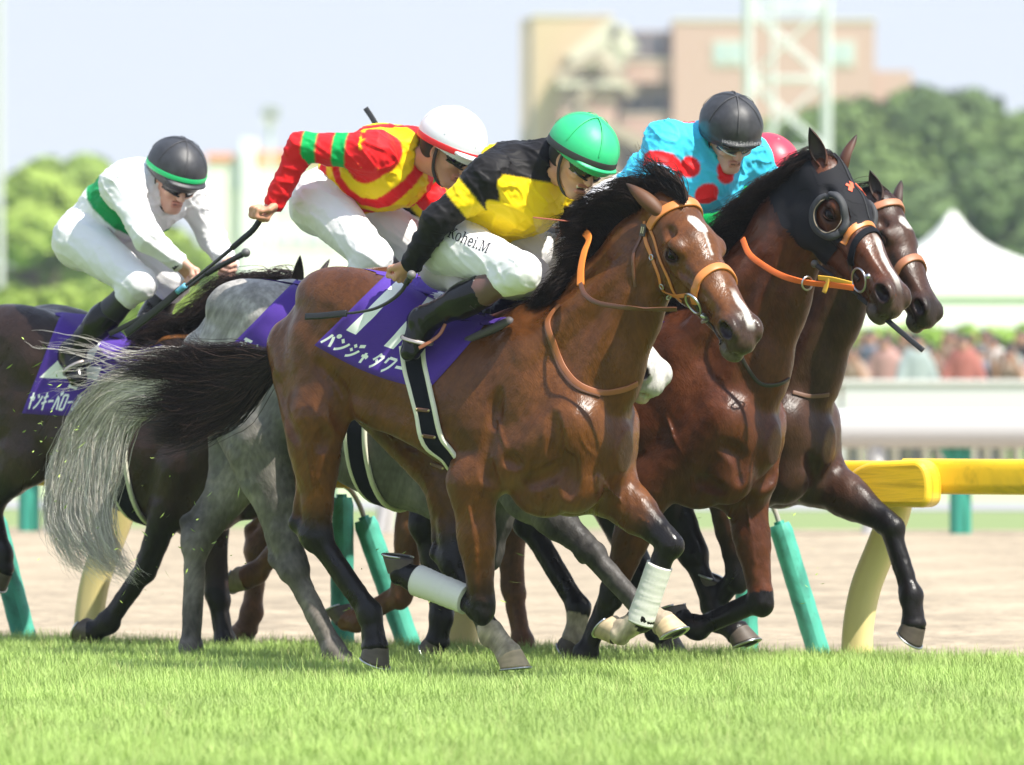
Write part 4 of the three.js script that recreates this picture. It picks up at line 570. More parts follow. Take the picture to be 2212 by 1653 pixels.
// ---------- jockeys ----------
const skinCol = (b) => (p, n, q) => b.map((v, i) => v * (1 + (i === 0 ? 0.10 : 0.22) * noise(p.x * 22, p.y * 22, p.z * 22)));
const lycra = (o = {}) => new THREE.MeshPhysicalMaterial({ vertexColors: true, roughness: 0.6, specularIntensity: 0.25, bumpMap: rep(weave, 60, 60), bumpScale: 0.0004, ...o });
const bootMat = std([0.006, 0.006, 0.007], 0.2, { specularIntensity: 0.7, bumpMap: hornTex, bumpScale: 0.0015 });
class Rider {
  constructor(h, sp) {
    this.sp = sp; const g = this.g = thing('person', sp.label, 'jockey'); g.rotation.copy(h.g.rotation); g.position.copy(h.g.position); g.updateMatrixWorld(true); this.h = h;
    const P = this.P = {}; for (const [k, q] of Object.entries(sp.j)) P[k] = h.J(...q); const inv = h.inv;
    this.dir = (v) => V(...v).transformDirection(inv);
    const a = A3, sc = sp.size ?? 1; this.sc = sc;
    this.F = this.dir(sp.face).normalize(); this.U = this.dir(sp.up ?? [0, 1, 0]); this.U.addScaledVector(this.F, -this.U.dot(this.F)).normalize(); this.S = this.F.clone().cross(this.U).normalize();   // S: the wearer's right
    const C = (m, n, ra, rb, k = 0.05, tag = 0, side, fl) => ({ p: cone(a(P[m]), a(P[n]), ra * sc, rb * sc, side, fl), k, tag });
    const Z = [0, 0, 1], mid = (m, n, t) => P[m].clone().lerp(P[n], t); P.waist = mid('pelvis', 'chest', 0.45).add(V(0, 0.015, 0)); P.chestLo = mid('pelvis', 'chest', 0.75);
    const torso = [C('pelvis', 'waist', 0.145, 0.135, 0.06, 1, Z, 1.1), C('waist', 'chest', 0.140, 0.165, 0.06, 1, Z, 1.15), C('chest', 'neck', 0.150, 0.085, 0.06, 1, Z, 1.2), C('shR', 'shL', 0.088, 0.088, 0.06, 1), ...(sp.belly ? [{ p: ell(a(P.chest.clone().add(V(...sp.belly[0]))), sp.belly[1]), k: 0.08, tag: 1 }] : [])];
    const arms = (w) => [C('sh' + w, 'el' + w, 0.076, 0.056, 0.05, 2), C('el' + w, 'wr' + w, 0.054, 0.037, 0.03, 3)];
    const legs = (w) => [{ p: cone(a(P['hip' + w].clone().add(V(-0.03, 0.0, 0))), a(P['kn' + w]), 0.125 * sc, 0.078 * sc), k: 0.06, tag: 4 }, { p: ell(a(P['hip' + w].clone().add(V(-0.05, -0.01, -0.03 * (w === 'R' ? 1 : -1)))), [0.145 * sc, 0.135 * sc, 0.12 * sc]), k: 0.05, tag: 4 }, { p: cone(a(P['kn' + w]), a(P['kn' + w].clone().lerp(P['an' + w], 0.16)), 0.076 * sc, 0.066 * sc), k: 0.03, tag: 5 }];
    const shin = (w) => [{ p: cone(a(P['kn' + w]), a(mid('kn' + w, 'an' + w, 0.45)), 0.066 * sc, 0.062 * sc), k: 0.03, tag: 5 }, { p: cone(a(mid('kn' + w, 'an' + w, 0.4)), a(P['an' + w]), 0.060 * sc, 0.043 * sc), k: 0.03, tag: 5 }];
    // body under the clothes: one mesh with head and hands
    const thin = (l) => l.map((q) => q);
    const core = new Field([...torso, ...arms('R'), ...arms('L'), ...legs('R'), ...legs('L'), ...shin('R'), ...shin('L')], 0.016); core.perturb(() => 0.022, 0.2);
    const skin = sp.skin ?? [0.58, 0.30, 0.19], geos = [core.mesh(skinCol(skin))];
    geos.push(this.head(skin)); for (const w of ['R', 'L']) if (sp.hands?.[w]) geos.push(this.hand(w, skin));
    this.body = part('body', mergeGeometries(geos), new THREE.MeshPhysicalMaterial({ vertexColors: true, roughness: 0.5, sheen: 0.15 }), g); void thin;
    // clothes
    const fold = (p) => Math.max(0, 1 - Math.abs(p) * 4.6), wr = (amp, f) => (x, y, z) => amp * (0.35 * noise(x * f * 0.6, y * f * 0.6, z * f * 0.6) - 0.55 * fold(noise(x * f * 0.55 + 5, (y + 0.5 * x) * f * 1.25, z * f * 0.8)) - 0.3 * fold(noise(x * f * 1.1 + 9, (y - 0.6 * z) * f * 2.1, z * f * 1.3)) + 0.25);
    const tAx = P.neck.clone().sub(P.pelvis), tL = tAx.lengthSq(), sub = [{ p: cone(a(P.neck), a(this.hp(0, -0.04, 0)), 0.062, 0.075), k: 0.01, sub: true, tag: 6 }];
    const silk = new Field([...torso.map((q, i) => i === 0 ? { ...q, p: cone(a(mid('pelvis', 'waist', 0.25)), a(P.waist), 0.128 * sc, 0.138 * sc, Z, 1.12) } : q), ...arms('R'), ...arms('L'), { p: cone(a(mid('chest', 'neck', 0.6)), a(P.neck), 0.10, 0.078), k: 0.04, tag: 1 }, ...sub], sp.silkCell ?? 0.0075);
    silk.perturb((x, y, z, t) => t === 6 ? 0 : -0.010 + wr(0.015, 12)(x, y, z) * (t === 1 ? 1 : 0.8), 0.05);
    const arm = (w) => { const d = P['el' + w].clone().sub(P['sh' + w]), e = P['wr' + w].clone().sub(P['el' + w]); return [P['sh' + w], d, d.lengthSq(), P['el' + w], e, e.lengthSq()]; }, AR = { R: arm('R'), L: arm('L') };
    this.spots = (sp.spots ?? []).map(([x, y, r]) => { const d = h.ray(x, y), o = h.J(x, y, 1.0); return [silk.march(o, d, 3) ?? silk.snap(h.J(x, y, 0.1)), r]; }); const spots = this.spots, shR = P.shR, shL = P.shL;
    const fr = tAx.clone().normalize(), bk = V(0, 1, 0).addScaledVector(fr, -fr.y).normalize();
    const pat = (p, n, tag) => { const q = p.clone().sub(P.pelvis), t = q.dot(tAx) / tL, r = q.addScaledVector(tAx, -t); const w = p.z > P.neck.z ? 'R' : 'L', A = AR[w]; const u = p.clone().sub(A[0]).dot(A[1]) / A[2], v = p.clone().sub(A[3]).dot(A[4]) / A[5]; const sg = p.clone().sub(A[0]).addScaledVector(A[1], -clamp(u)).length(), fg = p.clone().sub(A[3]).addScaledVector(A[4], -clamp(v)).length(); return sp.silks({ da: sg, df: fg, p, spots, sd: p.distanceTo(p.z > 0 ? shR : shL), t, up: r.dot(bk), z: r.z, arm: tag === 2 || tag === 3, tag, u, v, w }); }, aa = (p, n, tag) => { const e1 = V(0.3, 1, 0.2).cross(n).normalize(), e2 = n.clone().cross(e1), c = [0, 0, 0]; for (const [a1, b1] of [[1, 1], [-1, 1], [1, -1], [-1, -1], [0, 0]]) { const q = pat(p.clone().addScaledVector(e1, a1 * 0.0032).addScaledVector(e2, b1 * 0.0032), n, tag); for (let i = 0; i < 3; i++) c[i] += q[i] / 5; } return c; };
    part('silks', silk.mesh(aa, 1), lycra({ roughness: sp.silkRough ?? 0.5 }), g);
    const cf = sp.cuff; if (cf) for (const w of ['R', 'L']) { const d = P['wr' + w].clone().sub(P['el' + w]), q = P['el' + w].clone().addScaledVector(d, 0.96); const e = q.clone().addScaledVector(d, 0.09); part('cuff', tube([q, q.clone().lerp(e, 0.5), e], 0.044 * sc, 16), std(cf, 0.7), g); }
    const br = new Field([{ p: cone(a(P.pelvis), a(P.waist), 0.142 * sc, 0.128 * sc, Z, 1.1), k: 0.06, tag: 4 }, ...legs('R'), ...legs('L')], sp.silkCell ?? 0.0075); br.perturb((x, y, z) => -0.004 + wr(0.0085, 11)(x, y, z), 0.05);
    this.br = br; this.breeches = part('breeches', br.mesh(null, 1), std(sp.breeches ?? [0.80, 0.79, 0.80], 0.72, { sheen: 0.2, bumpMap: rep(weave, 50, 50), bumpScale: 0.0004 }), g);
    for (const w of ['R', 'L']) this.boot(w, shin);
    this.helmet();
  }
  hp(x, y, z) { const s = (this.sp.headSize ?? 1.08); return this.P.head.clone().addScaledVector(this.S, x * s).addScaledVector(this.U, y * s).addScaledVector(this.F, z * s); }   // x: wearer's right, y up, z forward
  head(skin) {
    const s = this.sp.headSize ?? 1.08, ax = [A3(this.S), A3(this.U), A3(this.F)], pr = [], H = (x, y, z) => A3(this.hp(x, y, z)), E = (c, r, k, tag = 0, sub) => pr.push({ p: ell(H(...c), r.map((v) => v * s), ax), k, tag, sub }), C = (m, n, ra, rb, k, tag = 0, sub) => pr.push({ p: cone(H(...m), H(...n), ra * s, rb * s), k, tag, sub });
    E([0, 0.035, -0.01], [0.076, 0.088, 0.096], 0.03); C([0, -0.02, 0.03], [0, -0.085, 0.055], 0.066, 0.032, 0.03); E([0, -0.098, 0.068], [0.026, 0.018, 0.022], 0.02); C([0.05, -0.045, 0.005], [0.018, -0.095, 0.06], 0.022, 0.02, 0.02); C([-0.05, -0.045, 0.005], [-0.018, -0.095, 0.06], 0.022, 0.02, 0.02);
    C([0, 0.012, 0.090], [0, -0.028, 0.112], 0.011, 0.0135, 0.014); E([0.011, -0.031, 0.102], [0.009, 0.008, 0.011], 0.008); E([-0.011, -0.031, 0.102], [0.009, 0.008, 0.011], 0.008); C([-0.05, 0.022, 0.075], [0.05, 0.022, 0.075], 0.014, 0.014, 0.02);
    for (const q of [-1, 1]) { E([0.044 * q, -0.018, 0.068], [0.026, 0.020, 0.022], 0.025); E([0.033 * q, 0.006, 0.092], [0.017, 0.010, 0.012], 0.01, 0, true); E([0.033 * q, 0.005, 0.079], [0.013, 0.012, 0.012], 0.004, 3); E([0.079 * q, -0.002, -0.005], [0.010, 0.031, 0.019], 0.010); E([0.086 * q, -0.002, -0.002], [0.006, 0.017, 0.010], 0.006, 0, true); C([0.020 * q, -0.032, 0.098], [0.031 * q, -0.06, 0.085], 0.0035, 0.003, 0.008, 0, true); }
    if (this.sp.grimace) { E([0, -0.064, 0.094], [0.026, 0.011, 0.02], 0.006, 2, true); C([-0.018, -0.060, 0.080], [0.018, -0.060, 0.080], 0.006, 0.006, 0.003, 4); C([-0.024, -0.053, 0.090], [0.024, -0.053, 0.090], 0.0055, 0.0055, 0.006, 1); C([-0.02, -0.077, 0.088], [0.02, -0.077, 0.088], 0.006, 0.006, 0.006, 1); }
    else { C([-0.022, -0.058, 0.088], [0, -0.056, 0.098], 0.006, 0.007, 0.006, 1); C([0.022, -0.058, 0.088], [0, -0.056, 0.098], 0.006, 0.007, 0.006, 1); C([-0.018, -0.069, 0.089], [0.018, -0.069, 0.089], 0.0075, 0.0075, 0.006, 1); C([-0.022, -0.0635, 0.098], [0.022, -0.0635, 0.098], 0.0025, 0.0025, 0.004, 2, true); }
    pr.push({ p: cone(H(0, -0.06, -0.02), A3(this.P.neck.clone().lerp(this.hp(0, -0.06, -0.02), -0.15)), 0.056 * s, 0.066 * s), k: 0.03 });
    const f = new Field(pr, 0.0042), cf = skinCol(skin);
    return f.mesh((p, n, t) => { const b = cf(p, n); return t === 1 ? [b[0] * 0.88, b[1] * 0.70, b[2] * 0.72] : t === 2 ? [0.16, 0.06, 0.05] : t === 3 ? [0.6, 0.58, 0.55] : t === 4 ? [0.75, 0.70, 0.60] : b; });
  }
  hand(w, skin) {                                          // a fist round a shaft: palm, four fingers of three bones, thumb
    const hs = this.sp.hands[w], wr = this.P['wr' + w], s = (this.sp.handSize ?? 1.08), d = hs.d ? this.dir(hs.d) : wr.clone().sub(this.P['el' + w]).normalize(), g0 = this.dir(hs.axis).normalize(); const g = g0.addScaledVector(d, -g0.dot(d)).normalize(); let n = d.clone().cross(g).multiplyScalar(hs.flip ? -1 : 1);
    const Q = (x, y, z) => A3(wr.clone().addScaledVector(d, x * s).addScaledVector(g, y * s).addScaledVector(n, z * s)), pr = [], C = (a, b, ra, rb, k = 0.006, tag = 0) => pr.push({ p: cone(Q(...a), Q(...b), ra * s, rb * s), k, tag });
    C([-0.05, 0, 0], [0.02, 0, 0], 0.028, 0.027, 0.02); for (let i = 0; i < 4; i++) C([0.02, -0.018 + 0.012 * i, 0], [0.082 - 0.004 * Math.abs(i - 1.6), -0.032 + 0.0215 * i, 0.004], 0.017, 0.0125, 0.014);
    const len = [0.80, 0.98, 1.05, 0.95]; const cu = hs.curl ?? 1;
    for (let i = 0; i < 4; i++) { const y = -0.033 + 0.022 * i, L = len[i]; const a = [0.083 - 0.004 * Math.abs(i - 1.6), y, 0.002], b = [0.083 + 0.030 * L - 0.010 * cu, y, 0.034 * L * cu + 0.006], c = [0.083 + 0.030 * L - 0.036 * L * cu, y * 0.97, 0.012 + 0.046 * L], e = [0.083 + 0.030 * L - 0.052 * L * cu - 0.006, y * 0.95, 0.030 + 0.012 * L]; C(a, b, 0.0112, 0.0105); C(b, c, 0.0104, 0.0094); C(c, e, 0.0094, 0.0080); C(a, [a[0] + 0.006, a[1], -0.002], 0.0118, 0.011); }
    C([0.022, 0.030, 0.006], [0.050, 0.046, 0.022], 0.016, 0.0125, 0.012); C([0.050, 0.046, 0.022], [0.074, 0.040, 0.042], 0.0118, 0.0108); C([0.074, 0.040, 0.042], [0.090, 0.024, 0.050], 0.0105, 0.0085);
    this.grip = this.grip ?? {}; this.grip[w] = { c: wr.clone().addScaledVector(d, 0.083 * s).addScaledVector(n, 0.026 * s), g, d, n };
    const cf = skinCol(hs.col ?? skin); return new Field(pr, 0.0038).mesh((p, m) => cf(p, m));
  }
  boot(w, shin) {
    const { P, sc, h } = this, a = A3, an = P['an' + w], toe = P['to' + w], kn = P['kn' + w], dz = V(0, 0, 1), heel = an.clone().addScaledVector(toe.clone().sub(an).normalize(), -0.035).add(V(-0.01, -0.045, 0)), legd = an.clone().sub(kn).normalize(), t0 = this.sp.bootTop ?? 0.34, top = kn.clone().lerp(an, t0);
    const pr = [{ p: cone(a(top), a(kn.clone().lerp(an, 0.6)), 0.073 * sc, 0.069 * sc), k: 0.03 }, { p: cone(a(kn.clone().lerp(an, 0.55)), a(an), 0.069 * sc, 0.055 * sc), k: 0.03 }, { p: cone(a(an), a(heel), 0.057 * sc, 0.046 * sc), k: 0.03 }, { p: cone(a(an.clone().lerp(toe, 0.12)), a(toe), 0.060 * sc, 0.038 * sc), k: 0.03 }, { p: cone(a(heel), a(toe), 0.046 * sc, 0.036 * sc), k: 0.03 }, { p: ell(a(top.clone().addScaledVector(legd, -0.06)), [0.11, 0.11, 0.11]), k: 0.004, sub: true }];
    pr[5].p = cone(a(top.clone().addScaledVector(legd, -0.2)), a(top.clone().addScaledVector(legd, -0.078)), 0.085, 0.085);
    const f = new Field(pr, 0.0075); f.perturb((x, y, z) => { const t = V(x, y, z).sub(an).dot(legd); return 0.006 * noise(x * 14, y * 14, z * 14) + (Math.abs(t) < 0.12 ? 0.006 * Math.abs(noise(x * 6, t * 46, z * 6)) : 0); }, 0.03);
    const b = part('boot', f.mesh(null, 3), this.sp.bootMat ?? bootMat, this.g); const ft = shin(w).map((q) => q); const lg = new Field([...ft, { p: cone(a(kn), a(kn.clone().lerp(an, 0.1)), 0.07 * sc, 0.067 * sc), k: 0.02 }], 0.010); part('gaiter', lg.mesh(), std(this.sp.gaiter ?? [0.075, 0.042, 0.036], 0.5, { clearcoat: 0.2 }), this.g);
    const cuff = top.clone().addScaledVector(legd, 0.03); part('boot_cuff', tube([cuff, cuff.clone().addScaledVector(legd, 0.03), cuff.clone().addScaledVector(legd, 0.062)], 0.071 * sc, 20), std([0.05, 0.04, 0.033], 0.5), b);
    const fd = toe.clone().sub(an).normalize(), c = an.clone().lerp(toe, 0.62), up = dz.clone().cross(fd).normalize(), pts = []; for (let i = 0; i <= 26; i++) { const q = i / 26 * 2 * Math.PI; pts.push(c.clone().addScaledVector(dz, Math.sin(q) * 0.062).addScaledVector(up, Math.cos(q) * 0.064 + 0.006)); } part('stirrup', sweep(pts, fd, 0.012, 0.016, { sides: 8 }), this.sp.stirrup ?? std([0.45, 0.40, 0.36], 0.35, { metalness: 0.7 }), b); void h;
  }
  helmet() {
    const sp = this.sp, s = (sp.headSize ?? 1.08) * (sp.capSize ?? 1), ax = [A3(this.S), A3(this.U), A3(this.F)], H = (x, y, z) => A3(this.hp(x, y, z)), E = (c, r, k, tag, sub) => ({ p: ell(H(...c), r.map((v) => v * s), ax), k, tag, sub });
    const cy = 0.060, rx = 0.116, ry = 0.118, rz = 0.139, cap = new Field([E([0, cy, -0.006], [rx, ry, rz], 0.01, 0), E([0, cy - 0.016, 0.100], [0.088, 0.011, 0.054], 0.016, 1), E([0, cy + ry - 0.002, -0.006], [0.013, 0.007, 0.013], 0.006, 2), { p: cone(H(0, -0.30, 0.05), H(0, -0.205, -0.02), 0.24 * s, 0.24 * s), k: 0.012, sub: true, tag: 3 }, E([0, 0.01, -0.01], [0.088, 0.10, 0.108], 0.01, 3, true)], 0.0052);
    if (sp.capNoise) cap.perturb((x, y, z, t) => t === 3 ? 0 : sp.capNoise * noise(x * 16, y * 16, z * 16), 0.02);
    this.capField = cap; const loc = (p) => { const d = p.clone().sub(this.P.head).multiplyScalar(1 / s); return V(d.dot(this.S), d.dot(this.U), d.dot(this.F)); };
    const cm = part('helmet', cap.mesh((p, n, t) => t === 3 ? [0.02, 0.02, 0.02] : sp.cap(loc(p), t), 2), new THREE.MeshPhysicalMaterial({ vertexColors: true, roughness: sp.capRough ?? 0.42, clearcoat: sp.capCoat ?? 0.1, bumpMap: rep(hornTex, 2, 2), bumpScale: 0.001 }), this.g);
    const ring = (y0, tilt, r = 1.012, from = -Math.PI, to = Math.PI) => { const q = []; for (let i = 0; i <= 60; i++) { const a = mix(from, to, i / 60), y = y0 + tilt * Math.cos(a), k = Math.sqrt(Math.max(0.02, 1 - ((y - cy) / ry) ** 2)) * r; q.push(this.hp(...[Math.sin(a) * rx * k, y, Math.cos(a) * rz * k - 0.006].map((v) => v * s / (sp.headSize ?? 1.08)))); } return q; };
    const nr = (pts) => pts.map((p) => p.clone().sub(this.hp(0, cy * 0.7, -0.006)).normalize());
    for (const [y, tilt, w, col, rough, th] of sp.bands ?? []) { const q = ring(y, tilt); part('cap_band', sweep(q, nr(q), w * s, th ?? 0.006, { sides: 10 }), std(col, rough ?? 0.5), cm); }
    if (sp.seams) for (let i = 0; i < 3; i++) { const az = i * Math.PI / 3 + 0.3, q = []; for (let j = 0; j <= 30; j++) { const a = mix(-1.35, 1.35, j / 30); q.push(this.hp(...[Math.sin(a) * Math.sin(az) * rx, cy + Math.cos(a) * ry, Math.sin(a) * Math.cos(az) * rz - 0.006].map((v, k) => (k === 1 ? cy + (v - cy) * 1.004 : v * 1.004) * s / (sp.headSize ?? 1.08)))); } part('seam', sweep(q, nr(q), 0.006 * s, 0.0016, { sides: 6 }), std(sp.seams, 0.55), cm); }
    // goggles: curved dark lens with frame and strap
    const lensR = (x) => 0.104 - 5.2 * x * x, gy = 0.008, lp = [], nu = 24, nv = 8, pos = [], idx = []; for (let sh = 0; sh < 2; sh++) for (let j = 0; j <= nv; j++) for (let i = 0; i <= nu; i++) { const u = i / nu * 2 - 1, v = j / nv * 2 - 1, x = 0.078 * u, hgt = 0.029 * (1 - 0.35 * u ** 4) * (1 - (v < 0 ? 0.55 * Math.exp(-((u / 0.16) ** 2)) : 0)), p = this.hp(x, gy + v * hgt + 0.004, lensR(x) + 0.010 * (1 - v * v) - sh * 0.006 - 0.012 * Math.abs(u) ** 6); pos.push(p.x, p.y, p.z); }
    for (let sh = 0; sh < 2; sh++) for (let j = 0; j < nv; j++) for (let i = 0; i < nu; i++) { const a = sh * (nu + 1) * (nv + 1) + j * (nu + 1) + i; idx.push(a, a + 1, a + nu + 1, a + 1, a + nu + 2, a + nu + 1); } void lp;
    const gg = new THREE.BufferGeometry(); gg.setAttribute('position', new THREE.Float32BufferAttribute(pos, 3)); gg.setIndex(idx); gg.computeVertexNormals(); const gm = part('goggles', gg, std(sp.lens ?? [0.012, 0.012, 0.014], 0.07, { clearcoat: 1, side: THREE.DoubleSide }), this.g);
    const edge = []; for (let i = 0; i <= 40; i++) { const a = i / 40 * 2 * Math.PI, u = Math.cos(a) * 0.98, x = 0.078 * u, v = Math.sin(a), hgt = 0.031 * (1 - 0.35 * u ** 4); edge.push(this.hp(x, gy + v * hgt + 0.004 - 0, lensR(x) + 0.004 - 0.012 * Math.abs(u) ** 6)); } part('frame', tube(edge, 0.0035, 6), std(sp.frame ?? [0.02, 0.02, 0.02], 0.4), gm);
    for (const q of [-1, 1]) { const st = [this.hp(0.077 * q, gy, lensR(0.077) - 0.006), this.hp(0.084 * q, 0.03, 0.045), this.hp(0.092 * q, 0.045, 0.0), this.hp(0.080 * q, 0.05, -0.06)]; part('strap', sweep(curve(st, 14), this.S, 0.020, 0.004), std([0.02, 0.02, 0.022], 0.6), gm);
      const ch = [this.hp(0.088 * q, 0.03, 0.0), this.hp(0.083 * q, -0.03, 0.01), this.hp(0.066 * q, -0.075, 0.02), this.hp(0.035 * q, -0.112, 0.045), this.hp(0.0, -0.122, 0.056)]; part('chin_strap', sweep(curve(ch, 18), this.S, 0.016, 0.005), std([0.018, 0.018, 0.02], 0.6), cm); }
    if (sp.hair) { const hf = new Field([E([0, 0.02, -0.05], [0.088, 0.08, 0.07], 0.02, 0)], 0.008); part('hair', hf.mesh(), std(sp.hair, 0.7), this.g); }
  }
}
// a whip: grip, shaft, flap; lies in the hand that holds it
function whip(label, pts, r, o = {}) {
  const t = thing('riding_whip', label, 'whip'), n = 60, c = curve(pts, n), k0 = Math.round(n * (o.grip ?? 0.2)), k1 = Math.round(n * (o.flap ?? 0.72)), m = std([0.016, 0.016, 0.018], 0.5);
  part('grip', tube(c.slice(0, k0 + 1), (s) => r * (1.25 + 0.06 * Math.sin(s * 60)), 10), m, t); part('shaft', tube(c.slice(k0, k1 + 1), (s) => r * mix(0.85, 0.55, s), 8), std([0.03, 0.03, 0.032], 0.35), t);
  const fl = c.slice(k1); part('flap', sweep(fl, V(...(o.n ?? [0, 0, 1])), o.w ?? 0.028, 0.012, { sides: 8 }), m, t);
  const kn = new THREE.SphereGeometry(r * 1.9, 12, 8); kn.translate(c[0].x, c[0].y, c[0].z); part('knob', kn, std(o.knob ?? [0.10, 0.09, 0.085], 0.5), t); if (o.ring) part('collar', tube(c.slice(k1 - 2, k1 + 3), r * 1.3, 10), std(o.ring, 0.5), t); return t;
}
// ---------- the horses ----------
const bayCoat = (base, dark, o = {}) => (c) => {
  let k = base.map((v) => v * (1 + 0.28 * c.v + 0.10 * c.q)); const { p, n, hc } = c;
  const blk = (o.black ?? [0.010, 0.008, 0.008]).map((v) => v * (1 + 0.5 * c.v));
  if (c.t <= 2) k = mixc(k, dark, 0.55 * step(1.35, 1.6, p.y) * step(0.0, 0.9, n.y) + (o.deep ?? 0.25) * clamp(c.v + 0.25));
  if (c.seg >= 0) { k = mixc(k, blk, c.pt * (o.points ?? 1)); const w = o.white?.[c.leg]; if (w && c.seg >= w[0]) k = mixc(k, [0.76, 0.66, 0.50], clamp(w[1] * (0.9 + 0.5 * c.q))); }
  if (c.t >= 60) {
    k = mixc(k, dark, 0.35 * step(0.0, 0.3, c.v + 0.1));
    k = mixc(k, o.muzzle ?? [0.050, 0.036, 0.031], step(0.50, 0.60, hc.x + 0.03 * c.v) * 0.85); k = mixc(k, [0.025, 0.016, 0.013], step(0.045, 0.022, Math.hypot(hc.x - 0.215, (hc.y + 0.058) * 1.2)) * 0.8);
    if (c.t === 62) k = mixc(k, [0.20, 0.17, 0.13], 0.4);
    const w = o.blaze?.(hc, c); if (w) k = mixc(k, [0.74, 0.72, 0.70], w); if (c.t === 64) k = [0.02, 0.008, 0.008];
  }
  if (o.mealy) k = mixc(k, [0.30, 0.16, 0.07], o.mealy * step(1.05, 0.85, p.y) * step(-0.2, -0.7, n.y) * (c.seg < 0 ? 1 : 0));
  return k;
};
const tanLeather = std([0.56, 0.19, 0.04], 0.45, { clearcoat: 0.25 }), brownLeather = std([0.12, 0.045, 0.022], 0.4, { clearcoat: 0.25 }), darkLeather = std([0.022, 0.016, 0.014], 0.4, { clearcoat: 0.3 }), orangeRubber = std([0.85, 0.24, 0.035], 0.6), blackWeb = std([0.007, 0.008, 0.012], 0.8, { specularIntensity: 0.25 }), creamWeb = std([0.72, 0.70, 0.56], 0.8), gauze = std([0.74, 0.73, 0.64], 0.92, { bumpMap: rep(weave, 40, 12), bumpScale: 0.001 }), padPlum = std([0.08, 0.07, 0.075], 0.6), padCream = std([0.55, 0.50, 0.50], 0.7);
const brownTan = std([0.30, 0.10, 0.035], 0.45, { clearcoat: 0.2 });
const HA = new Horse({
  label: 'leading bay racehorse wearing an orange bridle with white bandages on its forelegs', withers: [1154, 648, 0], a: 33, pitch: -8.5, cell: 0.0085, rough: 0.35,
  legs: {
    RF: { top: [1020, 1040, 0.19], mid: [1042, 1314, 0.14], fet: [896, 1256, 0.13], cor: [868, 1238, 0.13], toe: [846, 1192, 0.13], b0: 0.6, b1: 1.0, fat: 1.05 },
    LF: { top: [1310, 1046, -0.15], mid: [1446, 1172, -0.13], fet: [1388, 1338, -0.12], cor: [1338, 1366, -0.12], toe: [1298, 1360, -0.12], b0: 0.45, b1: 0.85, fat: 1.2 },
    RH: { fat: 1.0, st: [688, 900, 0.22], top: [688, 900, 0.22], mid: [684, 1156, 0.17], fet: [800, 1322, 0.13], cor: [810, 1394, 0.13], toe: [822, 1458, 0.13], b0: 0.68, b1: 0.98 },
    LH: { st: [960, 950, -0.19], top: [960, 950, -0.19], mid: [985, 1215, -0.15], fet: [1062, 1366, -0.12], cor: [1098, 1412, -0.12], toe: [1142, 1466, -0.12], b0: 0.55, b1: 0.9 },
  },
  head: { poll: [1458, 430, 0.0], nose: [1634, 714, 0.20], roll: 0.28, earBase: [0.035, -0.02, 0.07], earR: [-0.95, 0.12, 0.5], earL: [-1, -0.2, 0.1], earLen: 0.165, earOpen: [0, -1, -0.4] },
  carve: [[0.014, [1195, 900], [1199, 948], [1206, 985], [1232, 997]], [0.012, [1146, 1040], [1190, 1025], [1234, 1000]], [0.014, [1236, 992], [1228, 1072]], [0.012, [1060, 922], [1050, 1000], [1067, 1049]], [0.016, [685, 785], [729, 843], [735, 885], [742, 930]], [0.010, [592, 812], [619, 905], [640, 950]], [0.010, [703, 930], [692, 966]], [0.010, [1100, 992], [1116, 1002]], [0.010, [1075, 850], [1068, 920]]],
  veins: [[0.006, [1075, 900], [1090, 960], [1120, 1000], [1130, 1050]], [0.005, [1240, 900], [1262, 960], [1300, 1000]], [0.006, [1290, 1030], [1340, 1080], [1400, 1130]], [0.005, [1010, 1090], [1022, 1150], [1030, 1220]], [0.005, [1500, 640], [1512, 672], [1530, 690], [1552, 700]], [0.004, [1480, 600], [1505, 630], [1500, 650]], [0.006, [800, 900], [850, 950], [900, 985]], [0.005, [660, 960], [668, 1010], [676, 1060]], [0.005, [690, 800], [720, 830], [740, 870]]],
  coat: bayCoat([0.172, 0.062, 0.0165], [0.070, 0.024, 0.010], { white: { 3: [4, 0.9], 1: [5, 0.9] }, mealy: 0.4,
    blaze: (h, c) => Math.max(step(1.08, 0.9, Math.hypot((h.x - 0.155) / 0.05, (h.z - 0.004) / 0.022) + 0.25 * c.q) * (h.y > -0.06 ? 1 : 0), (h.y > -0.05 && h.x > 0.2 && h.x < 0.29 ? step(0.006, 0.003, Math.abs(h.z - 0.002)) * 0.7 : 0), h.x > 0.40 ? step(0.018, 0.010, Math.abs(h.z + 0.012) + 0.006 * c.q) * (h.y > -0.08 ? 1 : 0) * step(0.42, 0.47, h.x) * step(0.61, 0.58, h.x) : 0) }),
  hoof: { LH: [0.52, 0.40, 0.24], LF: [0.42, 0.33, 0.2] },
}).build();
const blackHair = (q) => mixc([0.008, 0.007, 0.008], [0.028, 0.018, 0.014], clamp(q * q));
